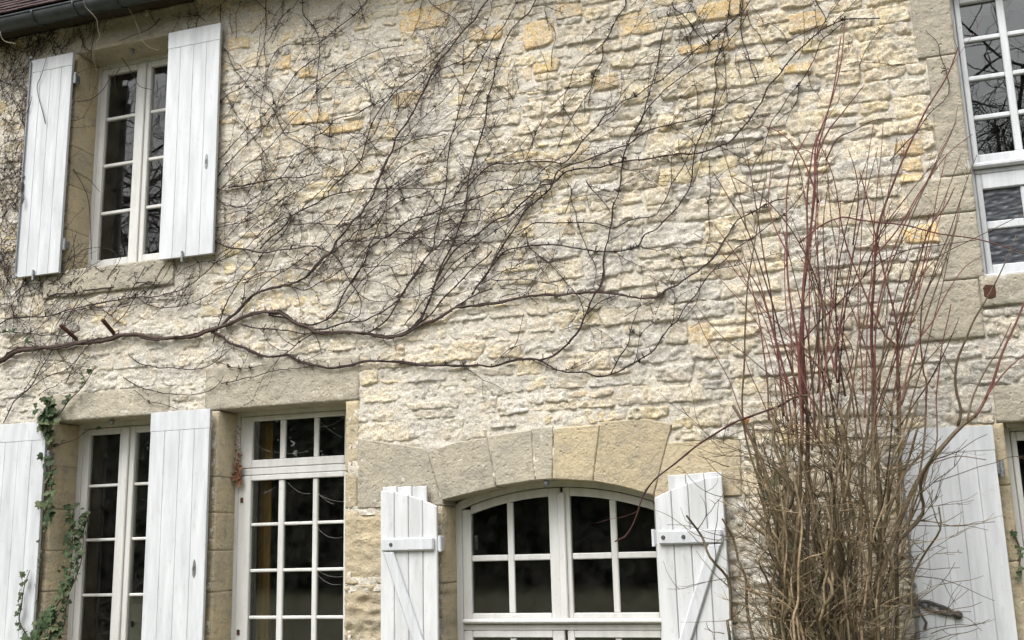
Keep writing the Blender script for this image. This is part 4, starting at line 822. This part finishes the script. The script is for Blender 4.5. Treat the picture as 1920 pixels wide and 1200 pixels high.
for i in range(52):     # old brown canes crowding the base
    bxp = RNG.gauss(1555, 62); top = RNG.uniform(740, 1010); lean = (bxp-1555)*RNG.uniform(.1, .75)+RNG.gauss(0, 22); yb = RNG.uniform(-.95, -.42)
    P = [at(bxp+lean*t*t+RNG.gauss(0, 9), 1200+(top-1200)*t, yb+RNG.uniform(-.08, .08)) for t in np.linspace(0, 1, 7)]; g = P[0].copy(); g[2] = 0; g[0] = -.15+(g[0]+.15)*.6; P = [g]+P
    Q = smooth_path(P, .05); n = len(Q); c = BRN*RNG.choice((.4, .7, .9, 1.1, 1.3)) if RNG.random() < .8 else BRL*RNG.uniform(.8, 1.1); R = np.linspace(RNG.uniform(.007, .017), RNG.uniform(.003, .009), n)
    b = MB(); b.tube(Q, R, 6, np.repeat(c[None], n, 0)); S_(b.build('cane', M['shrub'], shrub, True))
    for k in range(n//3, n-1, 3): shrub_twig(Q[k], np.array([RNG.gauss(0, .8), RNG.gauss(-.1, .5), RNG.uniform(.1, 1.2)]), RNG.uniform(.12, .42), .0028, c*RNG.uniform(.7, 1.5), 0 if RNG.random() < .3 else 1)
for i in range(240):    # tangle of dry twigs
    u, v = RNG.gauss(1560, 75), RNG.uniform(790, 1230); p = at(u, v, RNG.uniform(-1.0, -.35)); d = np.array([RNG.gauss((u-1560)/90, .9), RNG.gauss(0, .5), RNG.uniform(-.3, 1.0)])
    shrub_twig(p, d, RNG.uniform(.12, .5), RNG.uniform(.0016, .0034), (BRL if RNG.random() < .3 else BRN)*RNG.choice((.5, .8, 1.0, 1.3)), 1)
for u, v, du in [(1750, 905, 1), (1700, 985, 1), (1715, 1080, 1), (1690, 1190, 1), (1420, 1010, -1), (1400, 1080, -1), (1410, 850, -1)]:
    shrub_twig(at(u, v, -.45), np.array([du, -.1, RNG.uniform(-.1, .5)]), RNG.uniform(.4, .6), .0026, BRN*RNG.uniform(.4, .8), 1)
tag(S_(twg.build('twigs', M['shrub'], shrub, True)), kind='stuff')
a = at(1400, 787, -.62); MB().tube([a+np.array([-.012, -.012, -.03]), a+np.array([.002, -.02, .0]), a+np.array([.014, -.016, .02])], [.012, .016, .006], 6, (.75, .38, .14)).build('cut_wood', M['shrub'], S_(empty('pruned_stub', (0, 0, 0), shrub)))
# ================================================================== IVY
LOBES = [(-.5, -.15), (-.28, -.33), (0, -.25), (.28, -.33), (.5, -.15), (.36, .08), (.44, .33), (.18, .28), (0, .66), (-.18, .28), (-.44, .33), (-.36, .08)]
def leaf_mesh(k):
    V = [(0, -.02, 0)]+[(x, -.0+.10*abs(x)+RNG.uniform(-.05, .05), z-.05) for x, z in LOBES]; n = len(LOBES)
    me = bpy.data.meshes.new('ivy_leaf'); me.from_pydata(V, [], [(0, 1+i, 1+(i+1) % n) for i in range(n)]); me.update()
    a = me.color_attributes.new('Col', 'FLOAT_COLOR', 'POINT'); base = [(.034, .056, .022), (.05, .074, .033), (.024, .042, .018), (.068, .084, .038)][k]
    for i, d in enumerate(a.data): d.color = (*[c*(1.35 if i == 0 else 1) for c in base], 1)
    me.materials.append(M['leaf']); return me
LM = [leaf_mesh(k) for k in range(4)]
def leaf_rot(): return (RNG.gauss(-.55, .35), RNG.gauss(0, .35), RNG.gauss(math.pi, .7))
def leaf_matrix(p, size):
    # tip points mostly down, face outwards and a little up
    return Matrix.Translation(Vector(p)) @ Matrix.Rotation(RNG.gauss(0, .45), 4, 'Z') @ Matrix.Rotation(RNG.gauss(-.35, .3), 4, 'X') @ Matrix.Rotation(math.pi+RNG.gauss(0, .6), 4, 'Y') @ Matrix.Scale(size, 4)
def ivy(label, loc, strands, single):
    I_ = empty('ivy', tuple(loc)); tag(I_, label, 'ivy'); inv = Matrix.Translation(-Vector(loc)); mb = MB(); n_ = 0
    for s_, Y0, Y1, size, per, spread in strands:
        pp = PL(s_); P = [at(x, y, Y0+(Y1-Y0)*k/(len(pp)-1)) for k, (x, y) in enumerate(pp)]; Q = smooth_path(P, .02)
        b = MB(); b.tube(Q, np.linspace(.006, .003, len(Q)), 5, (.10, .07, .045)); o = b.build('ivy_stem', M['vine'], I_, True); o.matrix_parent_inverse = inv
        for q in Q:
            k = per; 
            while RNG.random() < k:
                k -= 1; p = q+np.array([RNG.gauss(0, spread), -RNG.uniform(.01, .05), RNG.gauss(0, spread*.5)]); sz = size*RNG.uniform(.75, 1.6); Mx = leaf_matrix(p, sz)
                if single:
                    o = link(bpy.data.objects.new('leaf', LM[RNG.randint(0, 3)]), I_); o.matrix_parent_inverse = inv; o.matrix_basis = Mx
                else:
                    me = LM[RNG.randint(0, 3)]; c = me.color_attributes['Col'].data
                    b0 = len(mb.v); mb.v += [tuple(Mx @ v.co) for v in me.vertices]; mb.c += [tuple(c[i].color)[:3] for i in range(len(c))]; mb.f += [tuple(i+b0 for i in f.vertices) for f in me.polygons]
    if mb.v: o = mb.build('leaves', M['leaf'], I_); o.matrix_parent_inverse = inv; tag(o, kind='stuff')
    return I_
ivy('green ivy climbing between the left edge shutter and the window jamb', at(85, 1128, -.06), [('72,1128 74,1087 79,1033 83,1002 92,985', -.03, -.08, .03, .35, .008), ('92,985 97,970 92,948 97,912 94,876 97,840 92,800 94,772 88,745', -.10, -.05, .062, .85, .026), ('85,800 92,780 90,755', -.10, -.08, .075, 2.6, .055),
     ('110,779 130,750 153,727 178,689', -.04, -.04, .04, .55, .008), ('100,838 112,833 144,822 166,806 193,804', -.03, .15, .034, .5, .010), ('60,660 66,645 62,628', -.06, -.06, .035, .6, .03), ('10,622 25,618', -.06, -.06, .045, 1., .02)], True)
ivy('bushy small-leaved ivy rising in front of the lower left window', at(90, 1200, -.1), [('76,1173 99,1146 121,1110 130,1078 135,1033 137,984 139,948', -.10, .12, .040, 1.9, .026), ('108,1195 121,1168 126,1123 144,1078 153,1047 157,1002 160,959', -.08, .16, .038, 1.9, .024), ('50,1191 36,1164 40,1137 45,1101 56,1069', -.12, -.11, .034, .8, .009), ('60,1215 80,1180 95,1165 110,1150', -.14, -.1, .055, 2.2, .05), ('70,1260 85,1200 100,1180', -.14, -.1, .06, 2.0, .05), ('150,1010 160,985 166,965', .1, .2, .036, 1.2, .02)], False)
ivy('sparse ivy strand hanging beside the lower right window', at(1910, 1105, -.02), [('1897,993 1905,1010 1912,1029 1913,1045 1910,1065 1909,1085 1910,1105', -.02, .0, .032, .5, .010)], False)
ivy('dark ivy growing on the wall behind the bare shrub', at(1470, 1150, -.05), [('1480,1240 1490,1160 1478,1100 1488,1040 1470,980 1455,930 1462,890', -.06, -.08, .055, .9, .05), ('1500,1230 1520,1150 1500,1080', -.06, -.08, .06, 1.0, .06)], False)
# dead leaves caught in the door corner
D_ = empty('dead_leaf_cluster', tuple(at(445, 903, .2))); tag(D_, 'curled brown dead leaves caught in the glazed door corner', 'dead leaves'); inv = Matrix.Translation(-Vector(at(445, 903, .2)))
for k in range(26):
    t = k/25; x = 446+4*math.sin(k*2.1)-2*t; y = 800+105*t; p = at(x, y, .2); me = LM[k % 4].copy(); me.materials[0] = M['deadleaf']
    for v in me.vertices: v.co.y += .6*v.co.x**2+RNG.uniform(-.15, .15)
    o = link(bpy.data.objects.new('dead_leaf', me), D_); o.matrix_parent_inverse = inv; o.matrix_basis = leaf_matrix(p, (.02+.05*min(1, max(0, t-.2)*1.4))*RNG.uniform(.7, 1.2)) @ Matrix.Rotation(RNG.gauss(0, .9), 4, 'X')
# ================================================================== BEHIND THE CAMERA: what the panes mirror
def tree(label, x, y, h, seed):
    rg = random.Random(seed); T_ = empty('bare_tree', (x, y, 0)); tag(T_, label, 'tree', 'bare garden trees'); br = MB(); tr = MB()
    todo = [(Vector((0, 0, 0)), Vector((0, 0, 1)), h*.36, h*.024, 0)]; k = 0
    while k < len(todo) and k < 5200:
        p, v, L, r, dep = todo[k]; k += 1; n = 5; pts = [p]
        for i in range(n):
            v = (v+Vector((rg.gauss(0, .2), rg.gauss(0, .2), rg.gauss(.03, .16)))).normalized(); pts.append(pts[-1]+v*L/n)
        (tr if dep == 0 else br).tube([tuple(q) for q in pts], np.linspace(r, r*.6, n+1), 7 if dep < 2 else (4 if dep < 4 else 3))
        if dep >= 6: continue
        for i in range(2, n+1):
            for _ in range(2 if i == n or dep < 1 else 1):
                a = Vector((rg.gauss(0, 1), rg.gauss(0, 1), rg.gauss(.1, .6))).normalized()
                if rg.random() < .8: todo.append((pts[i], (v*.7+a*.9).normalized(), L*rg.uniform(.5, .8), max(.008, r*.6*rg.uniform(.5, .95)), dep+1))
    tr.build('trunk', M['bark'], T_, True); br.build('crown', M['bark'], T_, True)
tree('bare tree mirrored in the upper left window', -20.5, -9.6, 21, 1); tree('bare tree mirrored in the upper right window', 5.9, -14.0, 18, 4); tree('bare tree farther back beyond the upper right window view', 2.2, -21, 20, 8); tree('bare tree farther back beyond the upper left window view', -27, -24, 21, 9)
hd_ = empty('hedge', (-8, -24, 0)); tag(hd_, 'tall dark evergreen hedge mirrored in the lower windows', 'hedge')
n = 26000; q = NR.random((n, 3)); xx = -42+70*q[:, 0]; yy = -26-3*q[:, 1]; hh = 6.2+1.3*pn(xx*.35, xx*0+.5, 6)+.6*pn(xx*1.3, xx*0+.5, 7); zz = hh*np.sqrt(q[:, 2]); yy = yy+1.2*(zz/8)**2*-1
sz = .16+.22*NR.random(n); a1 = NR.normal(size=(n, 3)); a1 /= np.linalg.norm(a1, axis=1)[:, None]; a2 = np.cross(a1, NR.normal(size=(n, 3))); a2 /= np.linalg.norm(a2, axis=1)[:, None]
c0 = np.stack([xx, yy, zz], 1); VV = np.stack([c0-a1*sz[:, None], c0+a2*sz[:, None]*.6, c0+a1*sz[:, None], c0-a2*sz[:, None]*.6], 1).reshape(-1, 3); inv = Matrix.Translation((8, 24, 0))
cc = np.repeat(np.array([[.035, .055, .022]])*(.6+.9*NR.random((n, 1))), 4, 0)
o = npmesh('foliage', VV, np.arange(4*n).reshape(-1, 4), M['hedge'], hd_, False, cc); o.matrix_parent_inverse = inv; tag(o, kind='stuff')
b = MB(); b.box(-42, 28, -29, -27.4, 0, 4.6, .4); b.c = [(.014, .02, .01)]*len(b.v); o = b.build('inner_mass', M['hedge'], hd_); o.matrix_parent_inverse = inv
